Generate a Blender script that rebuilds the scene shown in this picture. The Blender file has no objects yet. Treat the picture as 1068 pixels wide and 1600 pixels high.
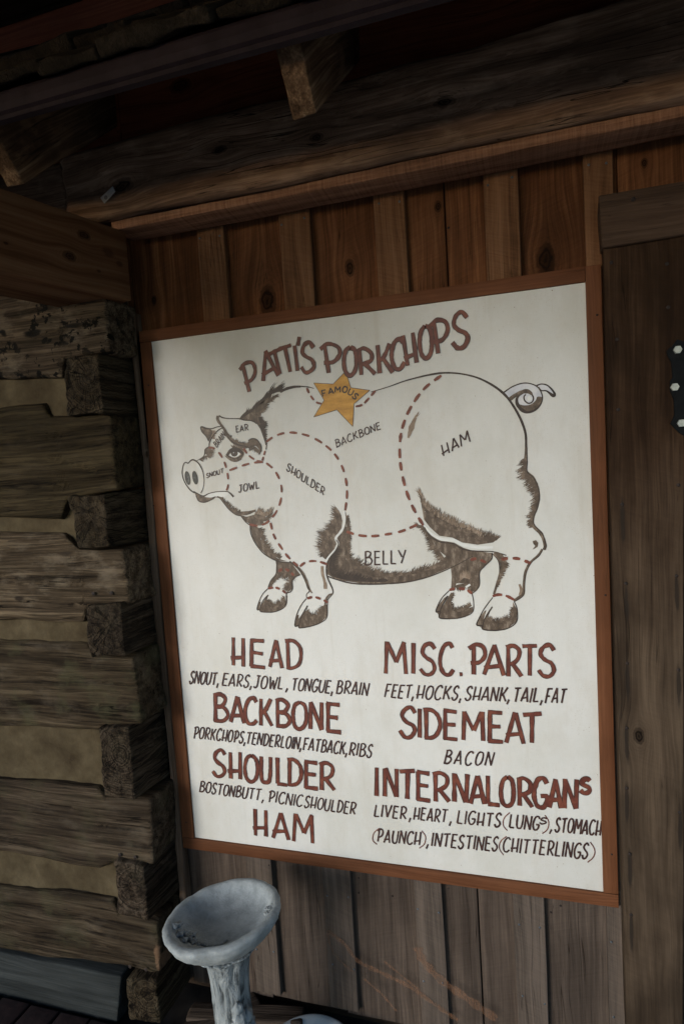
import bpy, math, random
import numpy as np
from mathutils import Vector, noise, Matrix
random.seed(7)
S = bpy.context.scene
COL = S.collection

# ------------------------------------------------------------------ camera
CAM = np.array([1.0613642, -1.5777376, 1.6389173])
YAW, PITCH, ROLL = 0.30241431, -0.08020111, -0.06301607
FPX = 22 / 36 * 1600            # focal length in pixels of the 1068 x 1600 photograph
cy, sy, cp, sp = math.cos(YAW), math.sin(YAW), math.cos(PITCH), math.sin(PITCH)
FW = np.array([-sy * cp, cy * cp, sp]); r0 = np.array([cy, sy, 0.0]); u0 = np.cross(r0, FW)
RT = r0 * math.cos(ROLL) + u0 * math.sin(ROLL); UP = -r0 * math.sin(ROLL) + u0 * math.cos(ROLL)
cd = bpy.data.cameras.new('camera'); cam = bpy.data.objects.new('camera', cd); COL.objects.link(cam)
m = Matrix.Identity(4)
for i in range(3):
    m[i][0] = RT[i]; m[i][1] = UP[i]; m[i][2] = -FW[i]; m[i][3] = CAM[i]
cam.matrix_world = m
cd.sensor_fit = 'VERTICAL'; cd.sensor_height = 36; cd.sensor_width = 24; cd.lens = 22
cd.clip_start = 0.02; cd.clip_end = 400
S.camera = cam
S.render.resolution_x, S.render.resolution_y = 683, 1024

# ------------------------------------------------------------------ light
SUN_EL, SUN_AZ = 13, 208         # degrees; the soft daylight comes in low from behind the camera's left
w = bpy.data.worlds.new('World'); S.world = w; w.use_nodes = True
nt = w.node_tree; bg = nt.nodes['Background']
sk = nt.nodes.new('ShaderNodeTexSky'); sk.sky_type = 'NISHITA'; sk.sun_disc = False
sk.sun_elevation = math.radians(SUN_EL); sk.sun_rotation = math.radians(SUN_AZ)
sk.air_density = 1.0; sk.dust_density = 0.6; sk.ozone_density = 3.0
nt.links.new(sk.outputs[0], bg.inputs[0]); bg.inputs[1].default_value = 0.15
sd = bpy.data.lights.new('sun', 'SUN'); sun = bpy.data.objects.new('sun', sd); COL.objects.link(sun)
sd.energy = 1.5; sd.angle = math.radians(18); sd.color = (1.0, 0.98, 0.94)
a, e = math.radians(SUN_AZ), math.radians(SUN_EL)
tosun = Vector((math.sin(a) * math.cos(e), math.cos(a) * math.cos(e), math.sin(e)))
sun.rotation_euler = tosun.to_track_quat('Z', 'Y').to_euler()
S.view_settings.view_transform = 'Standard'; S.view_settings.look = 'None'
S.view_settings.gamma = 1; S.view_settings.use_curve_mapping = False
S.view_settings.exposure = 0.62
S.render.engine = 'CYCLES'
S.cycles.max_bounces = 8; S.cycles.diffuse_bounces = 5

# ------------------------------------------------------------------ object helpers
def link(o, parent=None):
    COL.objects.link(o)
    if parent: o.parent = parent
    return o
def thing(name, label, cat, group=None):
    o = link(bpy.data.objects.new(name, None)); o['label'] = label; o['category'] = cat
    if group: o['group'] = group
    return o
def tag(o, label=None, cat=None, group=None, kind=None):
    if label: o['label'] = label
    if cat: o['category'] = cat
    if group: o['group'] = group
    if kind: o['kind'] = kind
    return o
def mesh(name, v, f, mat, parent=None, smooth=False):
    me = bpy.data.meshes.new(name); me.from_pydata([tuple(map(float, p)) for p in v], [], [tuple(q) for q in f])
    if smooth: me.polygons.foreach_set('use_smooth', [True] * len(me.polygons))
    me.materials.append(mat); me.update()
    return link(bpy.data.objects.new(name, me), parent)
def fbm(p, sc, off, octv=3):
    v = Vector((p[0] * sc[0] + off, p[1] * sc[1] + off * .7, p[2] * sc[2] - off))
    return noise.fractal(v, 1.0, 2.0, octv)

def block(name, quad, yf, yb, mat, parent=None, res=.02, r=.006, amp=.0, axis='x', seed=0, quad_b=None,
          cracks=(), wob=0.0, prof=None, hew=0.0):
    """a board or log. quad = (x,z) of BL, BR, TR, TL on the plane y=yf, extruded to y=yb (quad_b there if given);
    rounded edges, hewn relief of size amp stretched along the axis, cracks = polylines (x,z) sunk into the front"""
    q = np.array(quad, float); qb = np.array(quad_b if quad_b is not None else quad, float)
    W = .5 * (np.linalg.norm(q[1] - q[0]) + np.linalg.norm(q[2] - q[3]))
    H = .5 * (np.linalg.norm(q[3] - q[0]) + np.linalg.norm(q[2] - q[1])); D = abs(yb - yf)
    r = min(r, W * .4, H * .4, D * .4)
    def ticks(L, rs):
        inner = max(1, int(round((L - 2 * r) / rs)))
        return np.concatenate([[0, r * .3, ], np.linspace(r, L - r, inner + 1), [L - r * .3, L]])
    rs = {'x': (res * 1.0, res * 1.5, res), 'y': (res, res, res), 'z': (res, res * 1.5, res * 1.0)}[axis]
    tx, ty, tz = ticks(W, rs[0]), ticks(D, rs[1]), ticks(H, rs[2])
    nx, ny, nz = len(tx), len(ty), len(tz)
    idx = {}; V = []; F = []
    def vid(i, j, k):
        key = (i, j, k)
        if key in idx: return idx[key]
        p = np.array([tx[i], ty[j], tz[k]])
        inn = np.minimum(np.maximum(p, r), np.array([W, D, H]) - r); d = p - inn; L = np.linalg.norm(d)
        if L > 1e-9: p = inn + d / L * r
        u, v, t = p[0] / W, p[1] / D, p[2] / H
        A = (1 - u) * (1 - t) * q[0] + u * (1 - t) * q[1] + u * t * q[2] + (1 - u) * t * q[3]
        B = (1 - u) * (1 - t) * qb[0] + u * (1 - t) * qb[1] + u * t * qb[2] + (1 - u) * t * qb[3]
        X = A * (1 - v) + B * v
        if prof:
            x_ = X[0]; zb = np.interp(x_, *prof[0]); zt = np.interp(x_, *prof[1]); X = np.array([x_, zb + (zt - zb) * t])
        P = np.array([X[0], yf + (yb - yf) * v, X[1]])
        nrm = d / L if L > 1e-9 else np.zeros(3)
        if amp:
            lo, hi = 1.5, 14
            sc = {'x': (lo, hi, hi), 'y': (hi, lo, hi), 'z': (hi, hi, lo)}[axis]
            n1 = fbm(P, sc, seed * 3.7 + 1, 3)
            n2 = fbm(P, tuple(s * 4 for s in sc), seed * 5.1 + 9, 2)
            hv = 0.0
            if hew:     # shallow adze facets
                c_ = noise.voronoi(Vector((P[0] * (5 if axis == 'x' else 9) + seed, P[1] * 6, P[2] * 9)))[0]
                hv = hew * (c_[1] - c_[0] - .25) / amp
            P = P + nrm * amp * (n1 + .45 * n2 + hv) * np.array([1, 1 if yf < yb else -1, 1])
        if wob:
            P[0] += wob * noise.noise(Vector((seed * 9.1, P[2] * 2.2, 3)))
            P[2] += wob * noise.noise(Vector((P[0] * 3.2, seed * 4.3, 7)))
        if cracks and nrm[1] < -.5 or (cracks and v < .2):
            for pl, dep, wd in cracks:
                dm = 9
                for (ax, az), (bx, bz) in zip(pl[:-1], pl[1:]):
                    ab = np.array([bx - ax, bz - az]); ap = np.array([P[0] - ax, P[2] - az])
                    s_ = max(0, min(1, ap @ ab / (ab @ ab))); dm = min(dm, np.linalg.norm(ap - s_ * ab))
                P[1] += dep * math.exp(-(dm / wd) ** 2)
        idx[key] = len(V); V.append(P); return idx[key]
    def grid(na, nb, fn, flip):
        for a_ in range(na - 1):
            for b_ in range(nb - 1):
                f = [fn(a_, b_), fn(a_ + 1, b_), fn(a_ + 1, b_ + 1), fn(a_, b_ + 1)]
                F.append(f[::-1] if flip else f)
    grid(nx, nz, lambda a_, b_: vid(a_, 0, b_), False); grid(nx, nz, lambda a_, b_: vid(a_, ny - 1, b_), True)
    grid(ny, nz, lambda a_, b_: vid(0, a_, b_), True); grid(ny, nz, lambda a_, b_: vid(nx - 1, a_, b_), False)
    grid(nx, ny, lambda a_, b_: vid(a_, b_, 0), True); grid(nx, ny, lambda a_, b_: vid(a_, b_, nz - 1), False)
    return mesh(name, V, F, mat, parent, smooth=True)

def box(name, x0, x1, y0, y1, z0, z1, mat, parent=None, **k):
    return block(name, [(x0, z0), (x1, z0), (x1, z1), (x0, z1)], y0, y1, mat, parent, **k)

# a photo pixel seen on a plane of the place (used to measure positions off the photograph)
def ray(px, py): return FW + RT * (px - 534) / FPX - UP * (py - 800) / FPX
def onY(px, py, Y=0.0):
    d = ray(px, py); p = CAM + d * (Y - CAM[1]) / d[1]; return (p[0], p[2])
def onX(px, py, X):
    d = ray(px, py); p = CAM + d * (X - CAM[0]) / d[0]; return (p[1], p[2])

# ------------------------------------------------------------------ materials
class NB:
    def __init__(s, name, rough=.8, spec=.25):
        s.m = bpy.data.materials.new(name); s.m.use_nodes = True; s.t = s.m.node_tree
        s.b = s.t.nodes['Principled BSDF']; s.b.inputs['Roughness'].default_value = rough
        s.b.inputs['Specular IOR Level'].default_value = spec
        s.co = s.t.nodes.new('ShaderNodeTexCoord').outputs['Object']
        s.info = s.t.nodes.new('ShaderNodeObjectInfo')
    def put(s, sock, v):
        if isinstance(v, bpy.types.NodeSocket): s.t.links.new(v, sock)
        else:
            if hasattr(sock.default_value, '__len__') and len(sock.default_value) == 4 and len(v) == 3: v = (*v, 1)
            sock.default_value = v
    def math(s, op, a, b=0.0, c=0.0, clamp=False):
        n = s.t.nodes.new('ShaderNodeMath'); n.operation = op; n.use_clamp = clamp
        s.put(n.inputs[0], a); s.put(n.inputs[1], b)
        if op in ('MULTIPLY_ADD', 'SMOOTH_MIN', 'COMPARE'): s.put(n.inputs[2], c)
        return n.outputs[0]
    def vmul(s, v, k):
        n = s.t.nodes.new('ShaderNodeVectorMath'); n.operation = 'MULTIPLY'; s.put(n.inputs[0], v); n.inputs[1].default_value = k
        return n.outputs[0]
    def vadd(s, v, k):
        n = s.t.nodes.new('ShaderNodeVectorMath'); n.operation = 'ADD'; s.put(n.inputs[0], v); s.put(n.inputs[1], k)
        return n.outputs[0]
    def sep(s, v):
        n = s.t.nodes.new('ShaderNodeSeparateXYZ'); s.put(n.inputs[0], v); return n.outputs
    def comb(s, x, y, z):
        n = s.t.nodes.new('ShaderNodeCombineXYZ')
        for i, q in enumerate((x, y, z)): s.put(n.inputs[i], q)
        return n.outputs[0]
    def noise(s, v, scale, detail=4, rough=.55, dist=0):
        n = s.t.nodes.new('ShaderNodeTexNoise'); s.put(n.inputs['Vector'], v); n.inputs['Scale'].default_value = scale
        n.inputs['Detail'].default_value = detail; n.inputs['Roughness'].default_value = rough
        n.inputs['Distortion'].default_value = dist; return n.outputs[0]
    def voro(s, v, scale, feat='F1'):
        n = s.t.nodes.new('ShaderNodeTexVoronoi'); s.put(n.inputs['Vector'], v); n.inputs['Scale'].default_value = scale
        n.feature = feat; return n.outputs
    def ramp(s, f, stops):
        n = s.t.nodes.new('ShaderNodeValToRGB'); s.put(n.inputs[0], f); e_ = n.color_ramp.elements
        while len(e_) < len(stops): e_.new(.5)
        for el, (p, c) in zip(e_, stops):
            el.position = p; el.color = (*c, 1) if hasattr(c, '__len__') else (c, c, c, 1)
        return n.outputs[0]
    def mix(s, f, a_, b_, mode='MIX'):
        n = s.t.nodes.new('ShaderNodeMix'); n.data_type = 'RGBA'; n.blend_type = mode
        s.put(n.inputs[0], f); s.put(n.inputs[6], a_); s.put(n.inputs[7], b_); return n.outputs[2]
    def mapr(s, v, a_, b_, c=0., d=1.):
        n = s.t.nodes.new('ShaderNodeMapRange'); n.interpolation_type = 'SMOOTHSTEP'; s.put(n.inputs[0], v)
        for i, q in enumerate((a_, b_, c, d)): n.inputs[i + 1].default_value = q
        return n.outputs[0]
    def bump(s, h, strength=.5, dist=.002):
        n = s.t.nodes.new('ShaderNodeBump'); s.put(n.inputs['Height'], h); n.inputs['Strength'].default_value = strength
        n.inputs['Distance'].default_value = dist; s.t.links.new(n.outputs[0], s.b.inputs['Normal'])
    def done(s, col, rough=None):
        s.put(s.b.inputs['Base Color'], col)
        if rough is not None: s.put(s.b.inputs['Roughness'], rough)
        return s.m

def wood(name, dark, mid, light, axis='z', knots=(), saw=0.0, sawdir=.35, weather=None, blot=.5, crack=.8, fine=1.0,
         stains=None, rough=.8, spots=(), bump=.6, dust=None, lo_=.32, rings=None, rot=0.0, lichen=None, spec=.08):
    """knots: (u, w, r) with u across the grain and w along it in world metres (x,z for upright boards; z,x for axis x)"""
    n = NB(name, rough, spec)
    co = n.co
    if rot:
        rn = n.t.nodes.new('ShaderNodeVectorRotate'); rn.rotation_type = 'Z_AXIS'; n.put(rn.inputs[0], co)
        rn.inputs['Angle'].default_value = rot; co = rn.outputs[0]
    X, Y, Z = n.sep(co)
    off = n.math('MULTIPLY', n.info.outputs['Random'], 41.0)
    # u, t across the grain; w along
    u, t, w_ = {'z': (X, Y, Z), 'x': (Z, Y, X), 'y': (Z, X, Y)}[axis]
    kdark = 0.0; ug = u
    for (ku, kw, kr) in knots:
        du = n.math('SUBTRACT', u, ku); dw = n.math('SUBTRACT', w_, kw)
        d2 = n.math('ADD', n.math('MULTIPLY', du, du), n.math('MULTIPLY', n.math('MULTIPLY', dw, dw), .35))
        g = n.math('EXPONENT', n.math('MULTIPLY', d2, -1 / (kr * 2.6) ** 2))
        ug = n.math('SUBTRACT', ug, n.math('MULTIPLY', n.math('MULTIPLY', du, g), .85))
        rr_ = n.math('SQRT', d2); rr_ = n.math('ADD', rr_, n.math('MULTIPLY', n.math('SUBTRACT', n.noise(co, 60, 2), .5), kr * .7))
        kk = n.mapr(rr_, kr * .55, kr * 1.25, 1, 0)
        ring = n.math('MULTIPLY', n.math('SINE', n.math('MULTIPLY', rr_, 2 * math.pi / (kr * .42))), .16)
        kk2 = n.math('MULTIPLY', n.math('ADD', kk, n.math('MULTIPLY', ring, n.mapr(rr_, kr * 1.2, kr * 3.2, 1, 0))), 1.0)
        kdark = n.math('MAXIMUM', kdark, kk2) if kdark != 0.0 else kk2
    P = n.comb(n.math('ADD', ug, off), n.math('ADD', t, off), n.math('ADD', w_, off))
    warp = n.noise(n.vmul(P, (9, 9, 2.2)), 1, 2)
    P2 = n.vadd(P, n.comb(n.math('MULTIPLY', n.math('SUBTRACT', warp, .5), .035), 0.0, 0.0))
    f1 = n.noise(n.vmul(P2, (210, 210, 5)), 1, 5, .6)
    f2 = n.noise(n.vmul(P2, (46, 46, 1.7)), 1, 4, .6)
    bl = n.noise(n.vmul(P, (7, 7, 3)), 1, 4, .6)
    grain = n.math('ADD', n.math('MULTIPLY', f1, .42 * fine), n.math('MULTIPLY', f2, 1 - .42 * fine))
    if rings:
        rx, rz = n.math('SUBTRACT', X, rings[0]), n.math('SUBTRACT', Z, rings[1])
        rd = n.math('SQRT', n.math('ADD', n.math('MULTIPLY', rx, rx), n.math('MULTIPLY', rz, rz)))
        rd = n.math('ADD', rd, n.math('MULTIPLY', n.noise(co, 14, 3), .03))
        rn_ = n.noise(n.comb(n.math('MULTIPLY', rd, 260), off, 0.0), 1, 3, .6)
        th = n.math('ARCTAN2', rz, rx)
        rk = n.noise(n.comb(n.math('MULTIPLY', th, 3.2), n.math('MULTIPLY', rd, 6), off), 1, 3)
        rk = n.mapr(n.math('ABSOLUTE', n.math('SUBTRACT', rk, .5)), 0, .012, .35, 0)
        grain = n.math('ADD', grain, n.math('SUBTRACT', n.math('MULTIPLY', n.math('SUBTRACT', rn_, .5), .55), rk))
    if saw:
        sx = n.math('ADD', n.math('MULTIPLY', w_, 1.0), n.math('MULTIPLY', u, sawdir))
        sn = n.noise(n.comb(n.math('MULTIPLY', sx, 170), n.math('MULTIPLY', u, 11), off), 1, 5, .7, .8)
        grain = n.math('ADD', grain, n.math('MULTIPLY', n.math('SUBTRACT', sn, .5), saw))
    col = n.ramp(grain, [(lo_, dark), (.5, mid), (1 - lo_, light)])
    blf = n.mapr(bl, .35, .68, 0, 1)
    col = n.mix(n.math('MULTIPLY', blf, blot), col, tuple(c * .32 for c in mid), 'MIX')
    if weather:
        z0, z1, gd, gl, amt = weather
        wz = n.math('ADD', Z, n.math('MULTIPLY', n.math('SUBTRACT', bl, .5), .7))
        g = n.math('MULTIPLY', n.mapr(wz, z0, z1, 1, 0), amt)
        gc = n.ramp(grain, [(.32, gd), (.66, gl)])
        gc = n.mix(n.math('MULTIPLY', blf, blot * .8), gc, tuple(c * .5 for c in gd))
        col = n.mix(g, col, gc)
    if dust:
        dn = n.noise(n.vmul(P, (16, 16, 8)), 1, 5, .65)
        col = n.mix(n.math('MULTIPLY', n.mapr(dn, .5, .72), dust[3]), col, dust[:3])
    if lichen:
        ln = n.noise(n.vadd(P, (5, 3, 1)), 11, 5, .6)
        col = n.mix(n.math('MULTIPLY', n.mapr(ln, .48, .7), lichen[3]), col, lichen[:3])
    ck = n.noise(n.vmul(P2, (34, 34, .9)), 1, 2, .5)
    ckm = n.math('MULTIPLY', n.mapr(n.math('ABSOLUTE', n.math('SUBTRACT', ck, .5)), .0, .008, 1, 0),
                 n.mapr(n.noise(n.vmul(P, (5, 5, 2)), 1, 2), .5, .62))
    col = n.mix(n.math('MULTIPLY', ckm, crack), col, tuple(c * .18 for c in dark))
    c2_ = n.noise(n.vmul(P2, (105, 105, 2.2)), 1, 2, .5)
    ck2 = n.math('MULTIPLY', n.mapr(n.math('ABSOLUTE', n.math('SUBTRACT', c2_, .5)), .0, .014, 1, 0), n.mapr(n.noise(n.vmul(P, (9, 9, 3)), 1, 3), .46, .6))
    col = n.mix(n.math('MULTIPLY', ck2, crack * .75), col, tuple(c * .25 for c in dark))
    if spots:       # rust or black bleeding marks: (u, w, ru, rw, colour, strength)
        for (su, sw, ru, rw, c, st) in spots:
            du = n.math('DIVIDE', n.math('SUBTRACT', u, su), ru); dw = n.math('DIVIDE', n.math('SUBTRACT', w_, sw), rw)
            d = n.math('SQRT', n.math('ADD', n.math('MULTIPLY', du, du), n.math('MULTIPLY', dw, dw)))
            d = n.math('ADD', d, n.math('MULTIPLY', n.math('SUBTRACT', n.noise(n.vmul(P, (70, 70, 22)), 1, 3), .5), 1.3))
            col = n.mix(n.math('MULTIPLY', n.mapr(d, .55, 1.15, 1, 0), st), col, c)
    if stains:
        vn = n.noise(n.vadd(P, (9, 2, 4)), 26, 4, .6)
        gate = n.mapr(n.noise(P, 5, 2), .42, .54)
        col = n.mix(n.math('MULTIPLY', n.math('MULTIPLY', n.mapr(vn, .54, .585), gate), stains), col, (.006, .005, .004))
    if knots:
        col = n.mix(n.math('MAXIMUM', n.math('MULTIPLY', kdark, .85), 0.0), col, tuple(c * .22 for c in dark))
    h = n.math('SUBTRACT', n.math('ADD', grain, n.math('MULTIPLY', bl, .6)), n.math('MULTIPLY', ckm, .8))
    n.bump(h, bump, .008 if bump >= 1 else .004)
    return n.done(col)

def plain(name, c1, c2, scale=30, rough=.6, metal=0, bump=.3, spec=.3, detail=5):
    n = NB(name, rough, spec); n.b.inputs['Metallic'].default_value = metal
    f = n.noise(n.co, scale, detail, .6)
    n.bump(f, bump, .003)
    return n.done(n.ramp(f, [(.35, c1), (.65, c2)]))

# wall boards: warm brown above, rain-greyed below the sign
GR = (.034, .026, .021); GL = (.110, .086, .070)
def wallwood(i, knots=(), tone=1.0, spots=()):
    tone *= 1.2
    tone *= 1.35; d = (.028 * tone, .0115 * tone, .0052 * tone); m_ = (.080 * tone, .032 * tone, .0135 * tone); l = (.145 * tone, .066 * tone, .030 * tone)
    return wood('wall_board_wood_%d' % i, d, m_, l, 'z', knots, saw=.16, sawdir=-.35, weather=(.9, 1.6, GR, GL, .95), blot=.45, crack=.6, spots=spots)
M_batten = wood('batten_wood', (.062, .028, .013), (.145, .070, .034), (.21, .112, .060), 'z', saw=.22, weather=(.9, 1.6, (.045, .037, .031), (.125, .100, .083), .95), blot=.3, crack=.5)
M_frame = wood('frame_stain', (.085, .033, .015), (.128, .050, .023), (.165, .069, .033), 'z', blot=.42, crack=.35, fine=1.1, rough=.6, bump=.35)
M_frame_h = wood('frame_stain_rail', (.085, .033, .015), (.128, .050, .023), (.165, .069, .033), 'x', blot=.42, crack=.35, fine=1.1, rough=.6, bump=.35)
M_plate = wood('hewn_plate_wood', (.040, .024, .016), (.185, .112, .074), (.37, .25, .175), 'x', knots=[(2.40, .60, .010), (2.42, .35, .012), (2.415, .9, .014), (2.39, .06, .02)], blot=.75, crack=1., bump=.9, dust=(.34, .235, .165, .45))
M_ledger = wood('ledger_wood', (.11, .050, .028), (.25, .125, .075), (.36, .20, .125), 'x', saw=.5, sawdir=.0, blot=.25, crack=.4, bump=.9)
M_red = wood('red_board_wood', (.11, .030, .016), (.25, .072, .036), (.36, .12, .060), 'x', knots=[(2.66, .2, .02), (2.70, 1.0, .018)], blot=.5, crack=.4)
M_raft = wood('rafter_wood', (.030, .016, .009), (.12, .070, .040), (.36, .24, .15), 'y', blot=.85, crack=.6, dust=(.20, .12, .07, .6))
M_case = wood('casing_wood', (.030, .017, .010), (.075, .047, .029), (.125, .085, .055), 'z', knots=[onY(997, 1150, -.035) + (.010,)], saw=.12,
              weather=(.95, 1.9, (.055, .043, .033), (.155, .125, .098), .9), blot=.75, crack=.5)
M_case_h = wood('casing_head_wood', (.036, .022, .014), (.068, .042, .028), (.10, .066, .045), 'x', blot=.35, crack=.6)
M_door = wood('door_plank_wood', (.03, .019, .012), (.08, .052, .033), (.14, .10, .068), 'z', weather=(.95, 1.9, (.04, .032, .026), (.12, .095, .075), .9), blot=.5)
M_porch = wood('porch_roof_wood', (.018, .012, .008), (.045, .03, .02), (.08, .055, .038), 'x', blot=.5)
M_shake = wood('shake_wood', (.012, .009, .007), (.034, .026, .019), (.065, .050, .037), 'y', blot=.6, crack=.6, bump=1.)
def logwood(i, axis='x', tone=1.0, warm=1.0, knots=(), spots=(), stains=None, green=.25, dust=.45, light=1.0, rings=None):
    tone *= .52; d = (.021 * tone, .0145 * tone / warm ** .4, .0092 * tone / warm); m_ = (.105 * tone, .074 * tone, .048 * tone / warm)  # log tones lowered, putting the dim left edge into the wood colour
    l = (.215 * tone * light, .160 * tone * light, .108 * tone * light / warm)
    return wood('log_wood_%d' % i, d, m_, l, axis, knots, blot=.55, crack=1.0, bump=1.3, lo_=.385, rings=rings, stains=stains, spots=spots,
                dust=(.25 * tone, .20 * tone, .145 * tone, dust), lichen=(.06, .058, .030, green))
n = NB('clay_chinking', .9, .15)
f = n.noise(n.co, 9, 6, .65); g_ = n.noise(n.co, 160, 3)
hair = n.noise(n.vmul(n.co, (14, 14, 40)), 1, 2)
hm = n.math('MULTIPLY', n.mapr(n.math('ABSOLUTE', n.math('SUBTRACT', hair, .5)), 0, .004, 1, 0), n.mapr(n.noise(n.co, 6, 1), .5, .6))
c_ = n.mix(n.math('MULTIPLY', n.mapr(g_, .45, .7), .25), n.ramp(f, [(.3, (.030, .020, .010)), (.5, (.062, .046, .025)), (.7, (.100, .077, .045))]), (.07, .055, .03))  # clay colour darkened like the logs, for the same dim edge
c_ = n.mix(n.math('MULTIPLY', hm, .6), c_, (.05, .04, .025))
n.bump(n.math('ADD', f, n.math('MULTIPLY', g_, .25)), .6, .006); M_chink = n.done(c_)

n = NB('sign_white_paint', .55, .35)             # aged cream paint with weave, drips and fly specks
wv = n.math('ADD', n.noise(n.vmul(n.co, (500, 1, 60)), 1, 2), n.noise(n.vmul(n.co, (60, 1, 500)), 1, 2))
bl = n.noise(n.co, 2.4, 6, .65); b2 = n.noise(n.vmul(n.co, (1, 1, .5)), 7, 6, .7)
c_ = n.ramp(bl, [(.32, (.545, .54, .505)), (.5, (.61, .605, .58)), (.7, (.64, .635, .615))])
c_ = n.mix(n.math('MULTIPLY', n.mapr(b2, .46, .68), .38), c_, (.50, .465, .41))
ed = n.noise(n.vmul(n.co, (3.5, 1, 1.2)), 1, 5, .7)
c_ = n.mix(n.math('MULTIPLY', n.mapr(ed, .44, .66), .22), c_, (.40, .385, .31))
drip = n.noise(n.vmul(n.co, (40, 1, 2.2)), 1, 4, .6)
c_ = n.mix(n.math('MULTIPLY', n.mapr(drip, .56, .74), .22), c_, (.42, .38, .31))
c_ = n.mix(n.math('MULTIPLY', n.mapr(wv, .8, 1.25), .13), c_, (.45, .43, .38))
v_ = n.voro(n.co, 62)
keep = n.math('GREATER_THAN', n.noise(n.co, 23, 2), .56)
sz = n.math('MULTIPLY', n.noise(n.co, 31, 2), .13)
sp_ = n.math('MULTIPLY', n.math('LESS_THAN', v_[0], n.math('SUBTRACT', sz, .01)), keep)
c_ = n.mix(n.math('MULTIPLY', sp_, .75), c_, (.20, .12, .07))
v2_ = n.voro(n.vadd(n.co, (3, 3, 3)), 210)
s2 = n.math('MULTIPLY', n.math('LESS_THAN', v2_[0], .16), n.math('GREATER_THAN', n.noise(n.co, 14, 3), .52))
c_ = n.mix(n.math('MULTIPLY', s2, .35), c_, (.33, .27, .19))
n.bump(wv, .12, .001); M_panel = n.done(c_)

def paint(name, a_, b_, c2, sc=26, str_=(1, 1, 1), rough=.5):
    n = NB(name, rough, .35); f = n.noise(n.vmul(n.co, str_), sc, 5, .65)
    g_ = n.noise(n.vmul(n.co, (300, 1, 300)), 1, 2)
    f = n.math('ADD', f, n.math('MULTIPLY', n.math('SUBTRACT', g_, .5), .22))
    return n.done(n.ramp(f, [(.34, a_), (.52, b_), (.70, c2)]))
P_red = paint('red_brown_paint', (.075, .018, .012), (.120, .030, .019), (.20, .060, .032), 30)
P_dash = paint('dash_paint', (.10, .024, .015), (.17, .045, .026), (.24, .075, .042), 60)
P_dark = paint('dark_brown_paint', (.022, .014, .010), (.036, .023, .017), (.06, .04, .03), 50)
P_text = paint('text_paint', (.025, .010, .009), (.042, .018, .015), (.075, .036, .030), 60)
P_fur = paint('fur_brown_paint', (.045, .030, .020), (.098, .068, .047), (.22, .165, .122), 55)
P_furp = paint('fur_fill_paint', (.050, .033, .022), (.098, .068, .047), (.24, .19, .145), 48, (1.6, 1, .7))
P_wash = paint('light_brown_wash', (.17, .115, .078), (.24, .175, .125), (.33, .26, .20), 40)
P_white = paint('white_highlight', (.60, .60, .58), (.65, .65, .63), (.68, .68, .66), 30)
P_tail = paint('blue_white_highlight', (.44, .45, .50), (.55, .55, .58), (.62, .62, .62), 30)
P_gold = paint('gold_star_paint', (.36, .165, .022), (.50, .25, .034), (.60, .33, .065), 16, (1, 1, 3))
P_black = paint('nostril_paint', (.018, .020, .020), (.035, .038, .036), (.16, .17, .16), 45)

M_nail = plain('galvanised_nail', (.05, .058, .065), (.12, .135, .15), 200, .5, .6)
M_rust = plain('rusty_nail', (.012, .009, .008), (.035, .024, .02), 200, .7, .3)
M_iron = plain('black_iron', (.0025, .0032, .0038), (.005, .006, .007), 60, .7, 0, spec=.1)
M_bolt = plain('pale_bolt', (.28, .30, .27), (.38, .40, .37), 150, .45, .1)
M_bar = plain('grey_plum_metal', (.018, .011, .014), (.030, .020, .025), 18, .7, 0, .1, .15)
M_con = None
n = NB('grey_green_concrete', .9, .15)
f = n.noise(n.co, 24, 8, .7); g_ = n.noise(n.co, 260, 3, .6); b2 = n.noise(n.co, 7, 4)
c_ = n.ramp(f, [(.3, (.18, .198, .203)), (.5, (.27, .292, .297)), (.7, (.36, .385, .39))])
c_ = n.mix(n.math('MULTIPLY', n.mapr(b2, .5, .75), .45), c_, (.13, .14, .135))
n.bump(n.math('ADD', f, n.math('MULTIPLY', g_, .35)), .8, .005); M_con = n.done(c_)
M_bark = None
n = NB('bark_concrete', .9, .15)
f = n.noise(n.vmul(n.co, (60, 60, 14)), 1, 5, .6, 0.6); g_ = n.noise(n.co, 200, 3, .6)
c_ = n.ramp(f, [(.34, (.05, .056, .058)), (.46, (.215, .235, .24)), (.7, (.34, .365, .37))])
n.bump(n.math('ADD', f, n.math('MULTIPLY', g_, .2)), 1., .012); M_bark = n.done(c_)
M_white = plain('white_glaze', (.26, .28, .29), (.33, .35, .36), 12, .4, 0, .1)
M_tag = plain('grey_tag_plastic', (.22, .23, .24), (.28, .29, .30), 60, .5)
M_dot = plain('grey_dot_print', (.09, .09, .10), (.12, .12, .13), 60, .5)
M_chalk = None
n = NB('orange_crayon', .9, .1)
f = n.noise(n.vmul(n.co, (330, 1, 40)), 1, 5, .7)
tr = n.t.nodes.new('ShaderNodeBsdfTransparent'); mx = n.t.nodes.new('ShaderNodeMixShader')
n.t.links.new(n.mapr(f, .36, .66, .04, .38), mx.inputs[0]); n.t.links.new(tr.outputs[0], mx.inputs[1]); n.t.links.new(n.b.outputs[0], mx.inputs[2])
n.t.links.new(mx.outputs[0], n.t.nodes['Material Output'].inputs['Surface']); M_chalk = n.done((.26, .125, .065))

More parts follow.
